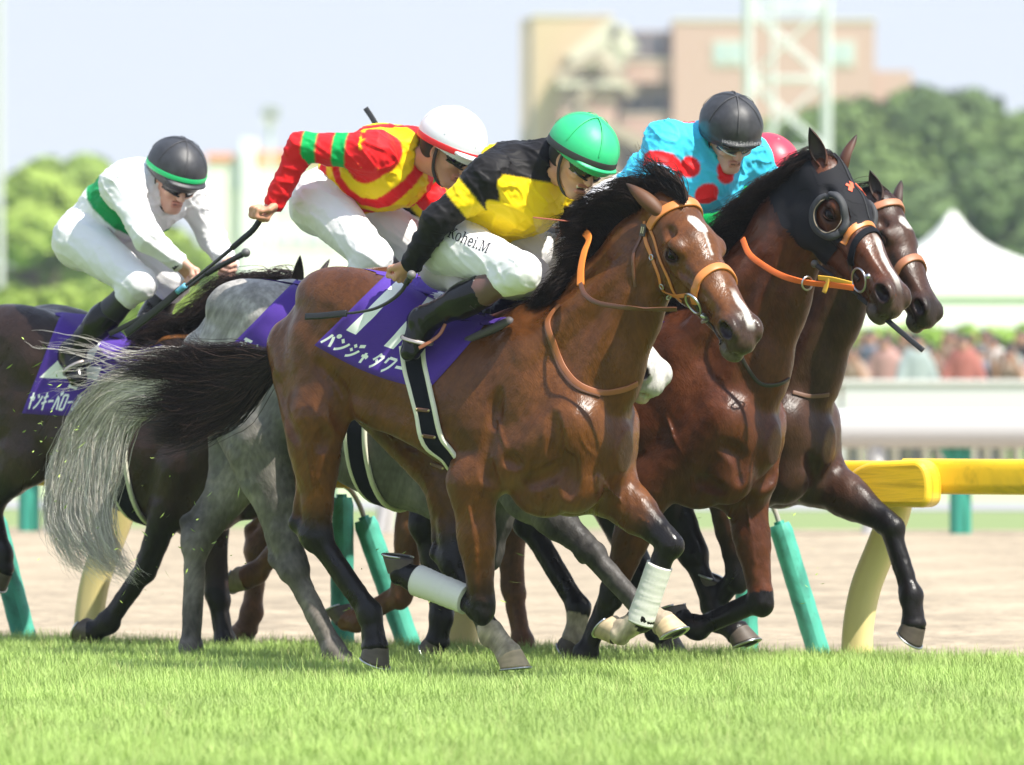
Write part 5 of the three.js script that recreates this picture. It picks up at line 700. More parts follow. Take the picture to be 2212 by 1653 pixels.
{
  const h = HA, hp = (l, off) => l.map(([x, y]) => h.hit(x, y, off ?? 0.004)), g = h.g;
  // saddle cloth
  const tx = clothTex((c) => { c.save(); for (const [x, w] of [[150, 88], [478, 84]]) { c.beginPath(); c.moveTo(x - w / 2, 560); c.lineTo(x + w / 2, 560); c.lineTo(x + w / 2 + 26, 60); c.lineTo(x - w / 2 + 26, 60); c.fill(); } [...'パンジャタワー'].forEach((k, i) => kana(c, k, 26 + i * 103, 606, 84, 126, 20)); c.restore(); }, 5);
  const q = quad4([680, 746], [926, 842], [1088, 648], [846, 582], [14, -6, 0, 6]);
  h.drape('saddle_cloth', q, 46, 34, 0.012, clothMat(tx)); 
  h.drape('saddle_cloth', q, 24, 18, 0.012, std('#4a2b90', 0.85, { side: THREE.DoubleSide }), { uvs: true });
  // girth
  const gpx = [[891, 745], [897, 790], [908, 835], [922, 890], [940, 955], [958, 1010]].map(([x, y]) => h.hitT(x, y)), gl = gpx[5], a0 = Math.atan2(gl.z, gl.y - 1.2) * 180 / Math.PI, gc = curve([...gpx, ...h.around(() => gl.x + 0.01, a0 + 14, 290, 10, 0)], 90).map((p) => h.tf.snap(p, 0.010)), gn = gc.map((p) => h.tf.normal(p));
  const gOff = (o, off) => gc.map((p, i) => { const t = gc[Math.min(90, i + 1)].clone().sub(gc[Math.max(0, i - 1)]).normalize(); return h.tf.snap(p.clone().addScaledVector(t.cross(gn[i]).normalize(), o), off); });
  const girth = part('girth', sweep(gc, gn, 0.088, 0.012, { sides: 10, sharp: 0.5 }), blackWeb, g); for (const o of [-0.045, 0.045]) part('girth_edge', sweep(gOff(o, 0.011), gn, 0.020, 0.018, { sides: 10 }), creamWeb, girth);
  for (const [x, y] of [[918, 885], [930, 940], [950, 1002]]) { const a = h.hit(x - 12, y - 1, 0.022), b = h.hit(x + 14, y + 1, 0.022); const k = part('keeper', sweep([a, a.clone().lerp(b, 0.5), b], h.field.normal(a), 0.016, 0.006), brownLeather, girth); void k; for (const p of [a, b]) { const s = new THREE.SphereGeometry(0.0055, 8, 6); s.translate(p.x, p.y, p.z); part('rivet', s, std([0.6, 0.5, 0.25], 0.3, { metalness: 1 }), girth); } }
  // breast strap
  h.strap('breast_strap', hp([[1184, 636], [1186, 690], [1196, 740], [1216, 790], [1250, 830], [1300, 848], [1345, 842], [1376, 828]]), 0.024, 0.008, brownTan, null, { n: 60 }); h.strap('breast_strap', hp([[1180, 690], [1190, 746], [1212, 800], [1246, 838], [1296, 856]]), 0.012, 0.007, brownLeather, null, { n: 40 });
  // bridle
  const rs = (name, af, p0, p1, w, t, m, par) => { const q = h.ring(af, p0, p1, 40); const n = q.map((p) => h.field.normal(p)); q.forEach((p, i) => p.addScaledVector(n[i], t * 0.45)); return part(name, sweep(q, n, w, t, { sides: 10, sharp: 0.5 }), m, par ?? g); };
  const br = rs('bridle', 0.052, -100, 100, 0.040, 0.012, tanLeather);
  h.strap('cheek_strap', hp([[1393, 478], [1394, 510], [1406, 548], [1424, 596], [1440, 632], [1454, 660]]), 0.017, 0.006, tanLeather, br); h.strap('cheek_strap', hp([[1402, 486], [1420, 540], [1444, 600], [1462, 640], [1474, 652]]), 0.014, 0.006, tanLeather, br); h.strap('throat_latch', hp([[1390, 500], [1380, 524], [1370, 545], [1368, 578], [1372, 620]]), 0.013, 0.006, brownLeather, br);
  rs('noseband', (ph) => 0.345 + 0.03 * (1 - Math.cos(ph)), -125, 125, 0.036, 0.012, tanLeather, br); h.strap('chin_strap', hp([[1462, 668], [1478, 698], [1506, 728], [1532, 744]]), 0.013, 0.006, darkLeather, br);
  for (const [x, y] of [[1394, 500], [1410, 556], [1432, 618], [1442, 640]]) { const p = h.hit(x, y, 0.008), t = new THREE.TorusGeometry(0.011, 0.0028, 6, 14), m = part('buckle', t, steel, br); m.position.copy(p); m.quaternion.setFromUnitVectors(V(0, 0, 1), h.field.normal(p)); }
  { const p = h.hit(1394, 498, 0.012), m = part('number_badge', box(0.034, 0.05, 0.006, 0, 0, 0, 0.002), std([0.05, 0.045, 0.04], 0.4), br); m.position.copy(p); const n = h.field.normal(p); m.quaternion.setFromUnitVectors(V(0, 0, 1), n); for (const dx of [-0.006, 0.006]) part('digit', box(0.004, 0.026, 0.002, dx, 0, 0.004), std([0.72, 0.62, 0.4], 0.4), m); }
  { const a = h.hit(1478, 672, 0.012), n = h.field.normal(a), t = part('bit_ring', new THREE.TorusGeometry(0.046, 0.0055, 10, 30), steel, br); t.position.copy(a); t.quaternion.setFromUnitVectors(V(0, 0, 1), n); part('bit', tube([h.hit(1492, 690, 0.012), h.hit(1505, 692, 0.012), h.hit(1520, 694, 0.006)], (s) => 0.013 - 0.006 * s, 10), steel, br);
    h.strap('rein', [h.J(1462, 668, 0.19), h.J(1400, 668, 0.23), h.J(1330, 662, 0.24), h.J(1285, 652, 0.24), h.J(1262, 634, 0.22), h.J(1254, 612, 0.2)], 0.020, 0.008, brownLeather, br, { raw: true }); h.strap('rein_grip', [h.J(1254, 616, 0.2), h.J(1255, 580, 0.18), h.J(1262, 545, 0.15), h.J(1272, 516, 0.1), h.J(1262, 500, 0.04)], 0.034, 0.010, orangeRubber, br, { raw: true }); }
  h.bandage('RF', 0.24, 0.97, 0.056, gauze); h.bandage('LF', 0.30, 1.06, 0.050, gauze);
  // saddle and number of stirrup
  part('saddle', new Field([{ p: cone(A3(h.J(965, 578, 0)), A3(h.J(1130, 598, 0)), 0.10, 0.10, [0, 0, 1], 1.5), k: 0.03 }, { p: cone(A3(h.J(968, 572, 0.02)), A3(h.J(1000, 640, 0.24)), 0.05, 0.035, [1, 0, 0], 1.6), k: 0.05 }], 0.012).mesh(), padCream, g); part('saddle_pad', new Field([{ p: cone(A3(h.hit(1072, 664, 0)), A3(h.hit(1010, 735, 0)), 0.022, 0.016), k: 0.02 }], 0.008).mesh(), padPlum, g);
  h.strap('stirrup_leather', [h.J(905, 752, 0.34), h.J(930, 738, 0.33), h.J(950, 722, 0.31), h.J(962, 700, 0.29)], 0.016, 0.006, brownTan, null, { raw: true });
  // hair
  const MR = rng(70), list = []; for (let i = 0; i < 90; i++) { const t = 0.14 + 0.79 * i / 89, up = step(0.5, 0.62, t), j = () => 0.045 * (MR() - 0.5), k = mix(0.55, 1, up), L = 1 + 0.5 * MR() * up; list.push([t, [[(-0.02 + j() * 0.5) * k, (0.045 + j() * 0.5) * k, 0.02 + j() * 0.5], [(-0.045 + j()) * k * L, (0.0 + 0.045 * up + j()) * k, 0.03 + j()], [(-0.05 + j()) * k * L, (-0.05 + 0.05 * up + j()) * k, 0.03 + j()], [-0.035 * k * L, (-0.05 + 0.02 * up + j()) * k, 0.01]], [0.028, 0.03, 0.028, 0.022, 0.018]]); }
  h.mane(list, 58, 0.0031, blackHair, 71, { frizz: 0.006, seg: 12, wave: 0.006 });
  h.tuft('forelock', [[1478, 432, 0.06], [1462, 404, 0.05], [1434, 382, 0.05], [1404, 364, 0.04], [1378, 344, 0.02]], [0.012, 0.035, 0.03, 0.045], 260, 0.004, blackHair, 72, { frizz: 0.015 }); h.tuft('forelock', [[1440, 420, 0.02], [1420, 404, 0.0], [1400, 410, 0.0], [1372, 408, 0.0]], [0.02, 0.04, 0.04, 0.04], 200, 0.004, blackHair, 73, { frizz: 0.02 });
  const TR = rng(77), tips = [[300, 870], [250, 800], [330, 760], [210, 785], [360, 930], [290, 930], [240, 880], [330, 830], [400, 955], [390, 735], [350, 885], [290, 760], [430, 800], [320, 960]];
  tips.forEach(([x, y], i) => { const j = () => 40 * (TR() - 0.5); h.tuft('tail', [[594, 776, 0.02], [566, 790 + 0.1 * (y - 800), 0.02], [500 + j(), mix(815, y, 0.45) + j() * 0.5, 0.02], [430 + j(), mix(850, y, 0.65) + j(), 0.03], [mix(420, x, 0.6), mix(855, y, 0.9) + j() * 0.7, 0.04], [x, y, 0.05]], [0.026, 0.045, 0.058, 0.058, 0.05, 0.05], 300, 0.0034, (q, R) => mixc([0.014, 0.010, 0.011], [0.085, 0.052, 0.042], R() ** 2.5), 300 + i, { frizz: 0.008, seg: 15, min: 0.4, wave: 0.016 }); });
}
const deep = (d) => TORSO.map(([x, t, b, w]) => [x, t, b - d * step(-1.1, -0.6, x) * step(0.5, 0.2, x), w]);
const HB = new Horse({
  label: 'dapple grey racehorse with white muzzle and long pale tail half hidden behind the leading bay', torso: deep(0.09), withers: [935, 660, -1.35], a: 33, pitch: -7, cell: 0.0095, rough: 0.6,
  legs: {
    RF: { top: [1140, 1066, 0.15], mid: [1275, 1190, 0.15], fet: [1392, 1318, 0.15], cor: [1432, 1346, 0.15], toe: [1482, 1374, 0.15], b0: 0.2, b1: 0.6, fat: 1.1 }, LF: { top: [1085, 1045, -0.15], mid: [1060, 1200, -0.13], fet: [985, 1120, -0.13], cor: [965, 1098, -0.13], toe: [970, 1060, -0.13], b0: 0.2, b1: 0.6 },
    RH: { fat: 1.1, st: [560, 950, 0.21], top: [560, 950, 0.21], mid: [634, 1226, 0.17], fet: [722, 1402, 0.14], cor: [752, 1440, 0.14], toe: [792, 1486, 0.14], b0: 0.7, b1: 1.2 }, LH: { fat: 1.1, st: [545, 985, -0.2], top: [545, 985, -0.2], mid: [424, 1174, -0.15], fet: [414, 1400, -0.14], cor: [414, 1446, -0.14], toe: [420, 1496, -0.14], b0: 0.3, b1: 0.8 },
  },
  head: { poll: [1250, 530, 0], nose: [1450, 806, 0.14] }, lid: [0.05, 0.04, 0.04], hoof: { RF: [0.55, 0.42, 0.25] },
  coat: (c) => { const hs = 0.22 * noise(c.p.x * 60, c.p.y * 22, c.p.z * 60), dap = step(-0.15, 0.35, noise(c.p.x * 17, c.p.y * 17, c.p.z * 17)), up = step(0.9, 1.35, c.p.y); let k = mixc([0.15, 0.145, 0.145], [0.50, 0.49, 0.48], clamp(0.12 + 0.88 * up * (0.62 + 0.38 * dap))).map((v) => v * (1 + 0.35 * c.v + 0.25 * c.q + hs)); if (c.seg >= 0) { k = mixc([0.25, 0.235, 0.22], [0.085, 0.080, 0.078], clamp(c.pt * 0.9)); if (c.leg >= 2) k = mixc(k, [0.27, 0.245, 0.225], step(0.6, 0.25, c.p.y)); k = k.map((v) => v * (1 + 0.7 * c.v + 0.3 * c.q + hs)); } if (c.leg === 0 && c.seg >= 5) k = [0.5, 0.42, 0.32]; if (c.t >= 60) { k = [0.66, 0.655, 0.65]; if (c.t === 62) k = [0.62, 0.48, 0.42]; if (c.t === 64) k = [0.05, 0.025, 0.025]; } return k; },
}).build();
const HC = new Horse({
  label: 'dark bay racehorse wearing a black hood with round eye openings behind the leading bay', withers: [1476, 654, -1.5], a: 33, pitch: -7, cell: 0.009, rough: 0.37,
  legs: {
    RF: { top: [1405, 1046, 0.18], mid: [1322, 1284, 0.14], fet: [1268, 1412, 0.13], cor: [1262, 1446, 0.13], toe: [1272, 1488, 0.13], b0: 0.75, b1: 1.0, fat: 1.1 }, LF: { top: [1608, 1060, -0.15], mid: [1646, 1298, -0.14], fet: [1508, 1360, -0.14], cor: [1470, 1340, -0.14], toe: [1434, 1310, -0.14], b0: 0.9, b1: 1.3, fat: 1.05 },
    RH: { st: [1080, 975, 0.2], top: [1080, 975, 0.2], mid: [918, 1136, 0.16], fet: [956, 1330, 0.14], cor: [945, 1384, 0.14], toe: [928, 1440, 0.14], b0: 0.3, b1: 0.7 }, LH: { st: [1190, 960, -0.2], top: [1190, 960, -0.2], mid: [1142, 1130, -0.16], fet: [1252, 1312, -0.14], cor: [1242, 1378, -0.14], toe: [1228, 1432, -0.14], b0: 0.3, b1: 0.7 },
  },
  neckR: [0.31, 0.275, 0.225, 0.178, 0.14], head: { poll: [1792, 352, 0], nose: [1968, 645, 0.13], earR: [-0.9, 0.35, 0.25], earL: [-0.75, 0.75, 0.2], earLen: 0.145 },
  carve: [[0.014, [1560, 960], [1598, 985], [1602, 1040]], [0.012, [1515, 1040], [1560, 1060]], [0.012, [1690, 960], [1672, 1020], [1640, 1050]]],
  veins: [[0.006, [1440, 900], [1462, 960], [1500, 1000]], [0.005, [1612, 1090], [1622, 1150], [1632, 1220]], [0.005, [1890, 600], [1910, 625], [1935, 640]]],
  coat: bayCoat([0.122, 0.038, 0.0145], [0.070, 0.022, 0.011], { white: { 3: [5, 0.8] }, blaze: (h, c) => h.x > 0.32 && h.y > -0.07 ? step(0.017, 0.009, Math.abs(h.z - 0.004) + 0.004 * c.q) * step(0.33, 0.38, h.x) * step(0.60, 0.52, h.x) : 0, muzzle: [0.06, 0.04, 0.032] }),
}).build();
const HD = new Horse({
  label: 'dark brown racehorse farthest right with a white star, its foreleg stretched forward', withers: [1594, 666, -2.2], a: 33, pitch: -6, cell: 0.0105, rough: 0.42,
  legs: {
    RF: { top: [1565, 1040, 0.17], mid: [1596, 1246, 0.14], fet: [1542, 1312, 0.13], cor: [1536, 1280, 0.13], toe: [1526, 1244, 0.13], b0: 0.5, b1: 0.9 }, LF: { top: [1764, 1028, -0.15], mid: [1924, 1134, -0.13], fet: [1971, 1286, -0.12], cor: [1974, 1346, -0.12], toe: [1972, 1404, -0.12], b0: 0.45, b1: 0.9, fat: 1.25 },
    RH: { st: [1405, 960, 0.2], top: [1405, 960, 0.2], mid: [1498, 1196, 0.16], fet: [1558, 1340, 0.14], cor: [1592, 1366, 0.14], toe: [1638, 1398, 0.14], b0: 0.2, b1: 0.6 }, LH: { st: [1290, 990, -0.2], top: [1290, 990, -0.2], mid: [1384, 1240, -0.16], fet: [1420, 1360, -0.14], cor: [1440, 1385, -0.14], toe: [1462, 1410, -0.14], b0: 0.2, b1: 0.6 },
  },
  head: { poll: [1914, 430, 0], nose: [2036, 676, 0.16], earR: [-0.9, 0.2, 0.1], earL: [-1, 0.35, 0.25], earLen: 0.14 },
  carve: [[0.012, [1745, 985], [1760, 1040]]],
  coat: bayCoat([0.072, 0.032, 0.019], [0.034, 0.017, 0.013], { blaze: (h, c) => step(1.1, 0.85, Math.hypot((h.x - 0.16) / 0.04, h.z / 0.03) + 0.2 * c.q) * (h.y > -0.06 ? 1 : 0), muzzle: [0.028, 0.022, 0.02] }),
}).build();
const HE = new Horse({
  label: 'black racehorse at the left edge carrying the number four cloth', torso: deep(0.10), withers: [395, 712, -3.2], a: 33, pitch: -7, cell: 0.0105, rough: 0.4,
  legs: {
    RF: { top: [392, 1010, 0.17], mid: [316, 1228, 0.14], fet: [236, 1346, 0.13], cor: [202, 1364, 0.13], toe: [160, 1372, 0.13], b0: 0.2, b1: 0.7 }, LF: { top: [440, 1000, -0.14], mid: [470, 1288, -0.13], fet: [488, 1388, -0.12], cor: [494, 1424, -0.12], toe: [508, 1460, -0.12], b0: 0.7, b1: 1.2, fat: 1.15 },
    RH: { st: [62, 985, 0.2], top: [62, 985, 0.2], mid: [-22, 1085, 0.16], fet: [6, 1196, 0.14], cor: [4, 1226, 0.14], toe: [-4, 1262, 0.14], b0: 0.2, b1: 0.6 }, LH: { st: [30, 950, -0.2], top: [30, 950, -0.2], mid: [-90, 1130, -0.16], fet: [-60, 1310, -0.14], cor: [-40, 1360, -0.14], toe: [-22, 1420, -0.14], b0: 0.2, b1: 0.6 },
  },
  head: { poll: [655, 625, 0], nose: [800, 850, 0.05], earR: [-0.6, 0.8, 0.2], earL: [-0.6, 0.8, 0.2], earLen: 0.19 }, coat: bayCoat([0.052, 0.028, 0.022], [0.024, 0.015, 0.013], { deep: 0.4 }),
}).build();
const HF = new Horse({
  label: 'chestnut racehorse mostly hidden behind the grey, only pale brown legs and belly showing', withers: [1000, 668, -2.95], a: 33, pitch: -5, cell: 0.0125, rough: 0.45,
  legs: {
    RF: { top: [905, 1040, 0.17], mid: [868, 1284, 0.14], fet: [772, 1344, 0.13], cor: [750, 1338, 0.13], toe: [724, 1318, 0.13] }, LF: { top: [1098, 1030, -0.15], mid: [1108, 1272, -0.13], fet: [1131, 1386, -0.12], cor: [1138, 1418, -0.12], toe: [1158, 1452, -0.12] },
    RH: { st: [650, 980, 0.2], top: [650, 980, 0.2], mid: [636, 1150, 0.16], fet: [556, 1240, 0.14], cor: [536, 1247, 0.14], toe: [508, 1262, 0.14] }, LH: { st: [690, 980, -0.2], top: [690, 980, -0.2], mid: [560, 1190, -0.16], fet: [546, 1322, -0.14], cor: [533, 1356, -0.14], toe: [514, 1394, -0.14] },
  },
  head: { poll: [1262, 520, 0], nose: [1420, 720, 0.1] }, coat: bayCoat([0.24, 0.11, 0.05], [0.09, 0.035, 0.016], { points: 0.15, black: [0.12, 0.05, 0.025] }), hoof: { RH: [0.35, 0.28, 0.18], LH: [0.16, 0.08, 0.04] },
}).build();
const ringOn = (h, name, af, p0, p1, w, t, m, par) => { const q = h.ring(af, p0, p1, 40), n = q.map((p) => h.field.normal(p)); q.forEach((p, i) => p.addScaledVector(n[i], t * 0.45)); return part(name, sweep(q, n, w, t, { sides: 10, sharp: 0.5 }), m, par ?? h.g); };
const girthOn = (h, dx) => { const b = (o, off) => h.around((y) => dx + o + 0.10 * (1.2 - y), 60, 300, 50, off), g = part('girth', sweep(b(0, 0.010), h.lastN, 0.088, 0.012, { sides: 10, sharp: 0.5 }), blackWeb, h.g); for (const o of [-0.047, 0.047]) part('girth_edge', sweep(b(o, 0.009), h.lastN, 0.022, 0.018, { sides: 10 }), creamWeb, g); };
const maneOn = (h, n, per, col, seed, o = {}) => { const R = rng(seed), list = []; for (let i = 0; i < n; i++) { const t = mix(o.t0 ?? 0.1, o.t1 ?? 0.98, i / (n - 1)), L = o.len ?? 1, j = () => 0.05 * L * (R() - 0.5), k = o.up ?? 1; list.push([t, [[(-0.05 + j() * 0.5) * L, 0.04 * k + j(), 0.02 + j()], [(-0.08 + j()) * L, -0.01 + j(), 0.04 + j()], [(-0.08 + j()) * L, (-0.06 + j()) * L, 0.04 + j()], [-0.04 * L, (-0.06 + j()) * L, 0.01]], [0.03, 0.035, 0.03, 0.022, 0.02]]); } h.mane(list, per * 2, o.w ?? 0.0034, col, seed, { frizz: 0.006, seg: 10 }); };
const tailOn = (h, root, tips, per, col, seed, w = 0.006) => { const R = rng(seed); tips.forEach(([x, y, bx, by], i) => { const j = () => 30 * (R() - 0.5); h.tuft('tail', [[root[0], root[1], 0], [mix(root[0], bx, 0.45), mix(root[1], by, 0.45), 0], [bx + j(), by + j(), 0], [mix(bx, x, 0.4) + j(), mix(by, y, 0.4) + j(), 0], [mix(bx, x, 0.75) + j(), mix(by, y, 0.75), 0], [x, y, 0]], [0.028, 0.045, 0.055, 0.055, 0.05, 0.045], per, w, col, seed + i, { frizz: 0.007, seg: 15, min: 0.5, wave: 0.02 }); }); };
{ // grey: cloth, girth, tail, dark mane
  const h = HB, tx = clothTex((c) => { for (const [x, w] of [[300, 92], [600, 88]]) { c.beginPath(); c.moveTo(x - w / 2, 560); c.lineTo(x + w / 2, 560); c.lineTo(x + w / 2 + 26, 60); c.lineTo(x - w / 2 + 26, 60); c.fill(); } [...'モン'].forEach((k, i) => kana(c, k, 40 + i * 116, 606, 92, 128, 22)); }, 6);
  h.drape('saddle_cloth', quad4([490, 756], [722, 850], [876, 668], [652, 592], [12, -4, 0, 4]), 40, 28, 0.012, clothMat(tx)); h.drape('saddle_cloth', quad4([490, 756], [722, 850], [876, 668], [652, 592]), 20, 14, 0.012, std('#4a2b90', 0.85, { side: THREE.DoubleSide }), { uvs: true });
  girthOn(h, -0.16); maneOn(h, 46, 30, (q, R) => mixc([0.02, 0.018, 0.018], [0.10, 0.095, 0.09], R() ** 2), 81, { t0: 0.05 });
  const grey = (q, R) => mixc([0.30, 0.27, 0.24], [0.76, 0.71, 0.64], R() ** 0.5);
  const TG = [[[335, 825], [255, 850], [175, 955], [120, 1090], [140, 1190], [200, 1240]], [[340, 830], [250, 880], [190, 1000], [170, 1120], [200, 1210], [262, 1246]], [[345, 840], [280, 900], [240, 1010], [222, 1120], [240, 1200], [284, 1236]], [[335, 820], [250, 830], [178, 900], [132, 1005], [114, 1100], [140, 1165]], [[340, 820], [240, 850], [185, 930], [150, 1040], [150, 1130], [180, 1210]], [[350, 840], [260, 860], [215, 960], [200, 1070], [214, 1160], [240, 1225]]], GR = rng(704);
  TG.forEach((q, i) => { for (let k = 0; k < 3; k++) { const j = () => 26 * (GR() - 0.5); h.tuft('tail', [[398, 770, 0], ...q.map(([x, y]) => [x + j(), y + j(), 0])], [0.03, 0.045, 0.04, 0.035, 0.035, 0.03, 0.03], 125, 0.0036, grey, 700 + i * 3 + k, { frizz: 0.012, seg: 18, min: 0.6, wave: 0.026 }); } });
  tailOn(h, [398, 770], [[60, 745, 290, 790], [110, 800, 280, 800], [150, 760, 300, 780], [90, 840, 250, 810]], 13, grey, 730, 0.003);
}
{ // hooded bay: hood, reins, girth, mane
  const h = HC, f = h.field, hood = std([0.014, 0.014, 0.017], 0.72, { specularIntensity: 0.3, bumpMap: rep(weave, 8, 8), bumpScale: 0.0006 });
  const pos = [], idx = [], uv = [], nu = 230, nv = 170, keep = [], hcs = []; for (let j = 0; j <= nv; j++) { const a = mix(-0.075, 0.335, j / nv), C = h.H(a, -0.10, 0); for (let i = 0; i <= nu; i++) { const ph = mix(-178, 178, i / nu) * Math.PI / 180, d = h.f.clone().multiplyScalar(Math.cos(ph)).addScaledVector(h.s, Math.sin(ph)), p = f.march(C.clone().addScaledVector(d, 0.30), d.clone().negate(), 0.32) ?? C.clone().addScaledVector(d, 0.05); const n = f.normal(p); p.addScaledVector(n, 0.007); pos.push(p.x, p.y, p.z); uv.push(i / nu, j / nv); const q = h.hc(p); hcs.push(q); const front = Math.abs(ph) < 1.1, eye = Math.hypot(q.x - 0.222, (q.y + 0.062) * 1.0) < 0.07 && Math.abs(ph) > 0.6 && Math.abs(ph) < 2.4, ear = Math.hypot(q.x - 0.012, q.z - Math.sign(q.z) * 0.056) < 0.042 && q.y > -0.02; keep.push(!eye && !ear && q.x < 0.30 + (front ? 0.0 : 0.02) && q.y > -0.25); } }
  for (let j = 0; j < nv; j++) for (let i = 0; i < nu; i++) { const a = j * (nu + 1) + i; if (keep[a] && keep[a + 1] && keep[a + nu + 1] && keep[a + nu + 2]) idx.push(a, a + 1, a + nu + 1, a + 1, a + nu + 2, a + nu + 1); }
  const hg = new THREE.BufferGeometry(); hg.setAttribute('position', new THREE.Float32BufferAttribute(pos, 3)); hg.setAttribute('uv', new THREE.Float32BufferAttribute(uv, 2)); hg.setIndex(idx); hg.computeVertexNormals(); hood.side = THREE.DoubleSide; const hm = part('hood', hg, hood, h.g);
  for (const s of [-1, 1]) { const q = [], nn = []; for (let i = 0; i <= 40; i++) { const a = i / 40 * 6.2832; const c = f.snap(h.H(0.222 + 0.073 * Math.cos(a), -0.062 + 0.073 * Math.sin(a), 0.085 * s), 0.012); q.push(c); nn.push(f.normal(c)); } part('eye_cup', sweep(q, nn, 0.034, 0.026, { sides: 12, sharp: 0.8 }), std([0.035, 0.036, 0.040], 0.7), hm); part('eye_cup_edge', sweep(q.map((c, i) => c.clone().addScaledVector(nn[i], 0.012).lerp(h.H(0.222, -0.062, 0.10 * s), 0.22)), nn, 0.004, 0.004, { sides: 6 }), std([0.26, 0.21, 0.15], 0.8), hm); }
  { const q = [], nn = []; for (let i = 0; i <= 20; i++) { const p = f.snap(h.H(mix(-0.02, 0.29, i / 20), 0.05, 0), 0.009); q.push(p); nn.push(f.normal(p)); } part('seam', sweep(q, nn, 0.010, 0.004, { sides: 6 }), std([0.015, 0.015, 0.017], 0.7), hm); for (const s of [-1, 1]) for (const [a0, b0, a1, b1] of [[0.125, 0.012, 0.155, 0.026], [0.155, 0.026, 0.135, 0.042], [0.145, 0.024, 0.172, 0.046]]) { const u = [0, 0.5, 1].map((t) => f.snap(h.H(mix(a0, a1, t), 0.04, s * mix(b0, b1, t) - 0.004), 0.010)); part('emblem', sweep(u, f.normal(u[0]), 0.021, 0.003, { sides: 6 }), std([0.85, 0.12, 0.05], 0.6), hm); } }
  const nb = ringOn(h, 'noseband', (ph) => 0.33 + 0.05 * (1 - Math.cos(ph)), -120, 120, 0.030, 0.011, blackWeb); ringOn(h, 'noseband_pad', (ph) => 0.295 + 0.03 * (1 - Math.cos(ph)), -100, 100, 0.034, 0.008, tanLeather, nb);
  h.strap('cheek_strap', [[1832, 560], [1842, 588], [1856, 606]].map(([x, y]) => h.hit(x, y, 0.006)), 0.022, 0.008, darkLeather, nb); { const a = h.hit(1862, 604, 0.016), n = f.normal(a), t = part('bit_ring', new THREE.TorusGeometry(0.050, 0.0052, 10, 30), steel, nb); t.position.copy(a); t.quaternion.setFromUnitVectors(V(0, 0, 1), n); const k = new THREE.SphereGeometry(0.012, 10, 8), c = h.hit(1884, 600, 0.02); k.translate(c.x, c.y, c.z); part('bit', k, steel, nb); }
  const rz = (x, y, z) => h.J(x, y, z); h.strap('rein', [rz(1844, 622, 0.2), rz(1800, 616, 0.21), rz(1740, 610, 0.22), rz(1690, 596, 0.22), rz(1650, 574, 0.21), rz(1618, 548, 0.19), rz(1604, 516, 0.16)], 0.026, 0.010, std([0.85, 0.17, 0.03], 0.55), nb, { raw: true }); h.strap('rein_stop', [rz(1790, 600, 0.215), rz(1786, 616, 0.216), rz(1780, 632, 0.217)], 0.022, 0.012, std([0.80, 0.45, 0.05], 0.6), nb, { raw: true, n: 8 }); h.strap('rein_end', [rz(1840, 614, 0.2), rz(1800, 604, 0.215), rz(1768, 600, 0.22)], 0.022, 0.008, std([0.80, 0.45, 0.05], 0.6), nb, { raw: true, n: 12 }); { const t = part('rein_ring', new THREE.TorusGeometry(0.028, 0.004, 8, 20), steel, nb); t.position.copy(rz(1744, 612, 0.225)); t.rotation.y = 1.2; }
  h.strap('breast_strap', [[1582, 700], [1596, 752], [1612, 790], [1642, 828], [1672, 832], [1704, 818]].map(([x, y]) => h.hit(x, y, 0.004)), 0.016, 0.008, darkLeather, null, { n: 50 });
  girthOn(h, -0.16); maneOn(h, 60, 34, blackHair, 91, { up: 0.9, t0: 0.3, len: 0.55 }); tailOn(h, [935, 800], [[780, 900, 860, 830], [800, 860, 870, 820]], 120, blackHair, 780);
  const q = quad4([1030, 756], [1262, 850], [1416, 662], [1190, 586]); h.drape('saddle_cloth', q, 22, 16, 0.012, std('#4a2b90', 0.85, { side: THREE.DoubleSide })); h.drape('saddle_cloth', q, 22, 16, 0.012, std('#4a2b90', 0.85, { side: THREE.DoubleSide }), { uvs: true });
}
{ const h = HD; const nb = ringOn(h, 'noseband', (ph) => 0.345 + 0.03 * (1 - Math.cos(ph)), -120, 120, 0.036, 0.012, std([0.34, 0.13, 0.06], 0.5)); ringOn(h, 'browband', 0.055, -100, 100, 0.034, 0.012, std([0.40, 0.16, 0.08], 0.5), nb); h.strap('breast_strap', [[1712, 848], [1750, 856], [1790, 852]].map(([x, y]) => h.hit(x, y, 0.004)), 0.018, 0.008, std([0.16, 0.08, 0.05], 0.5)); maneOn(h, 36, 24, blackHair, 95); girthOn(h, -0.16); tailOn(h, [1050, 800], [[900, 880, 980, 830]], 120, blackHair, 785); const q = quad4([1160, 762], [1385, 855], [1530, 672], [1312, 600]); h.drape('saddle_cloth', q, 18, 12, 0.012, std('#4a2b90', 0.85, { side: THREE.DoubleSide })); }
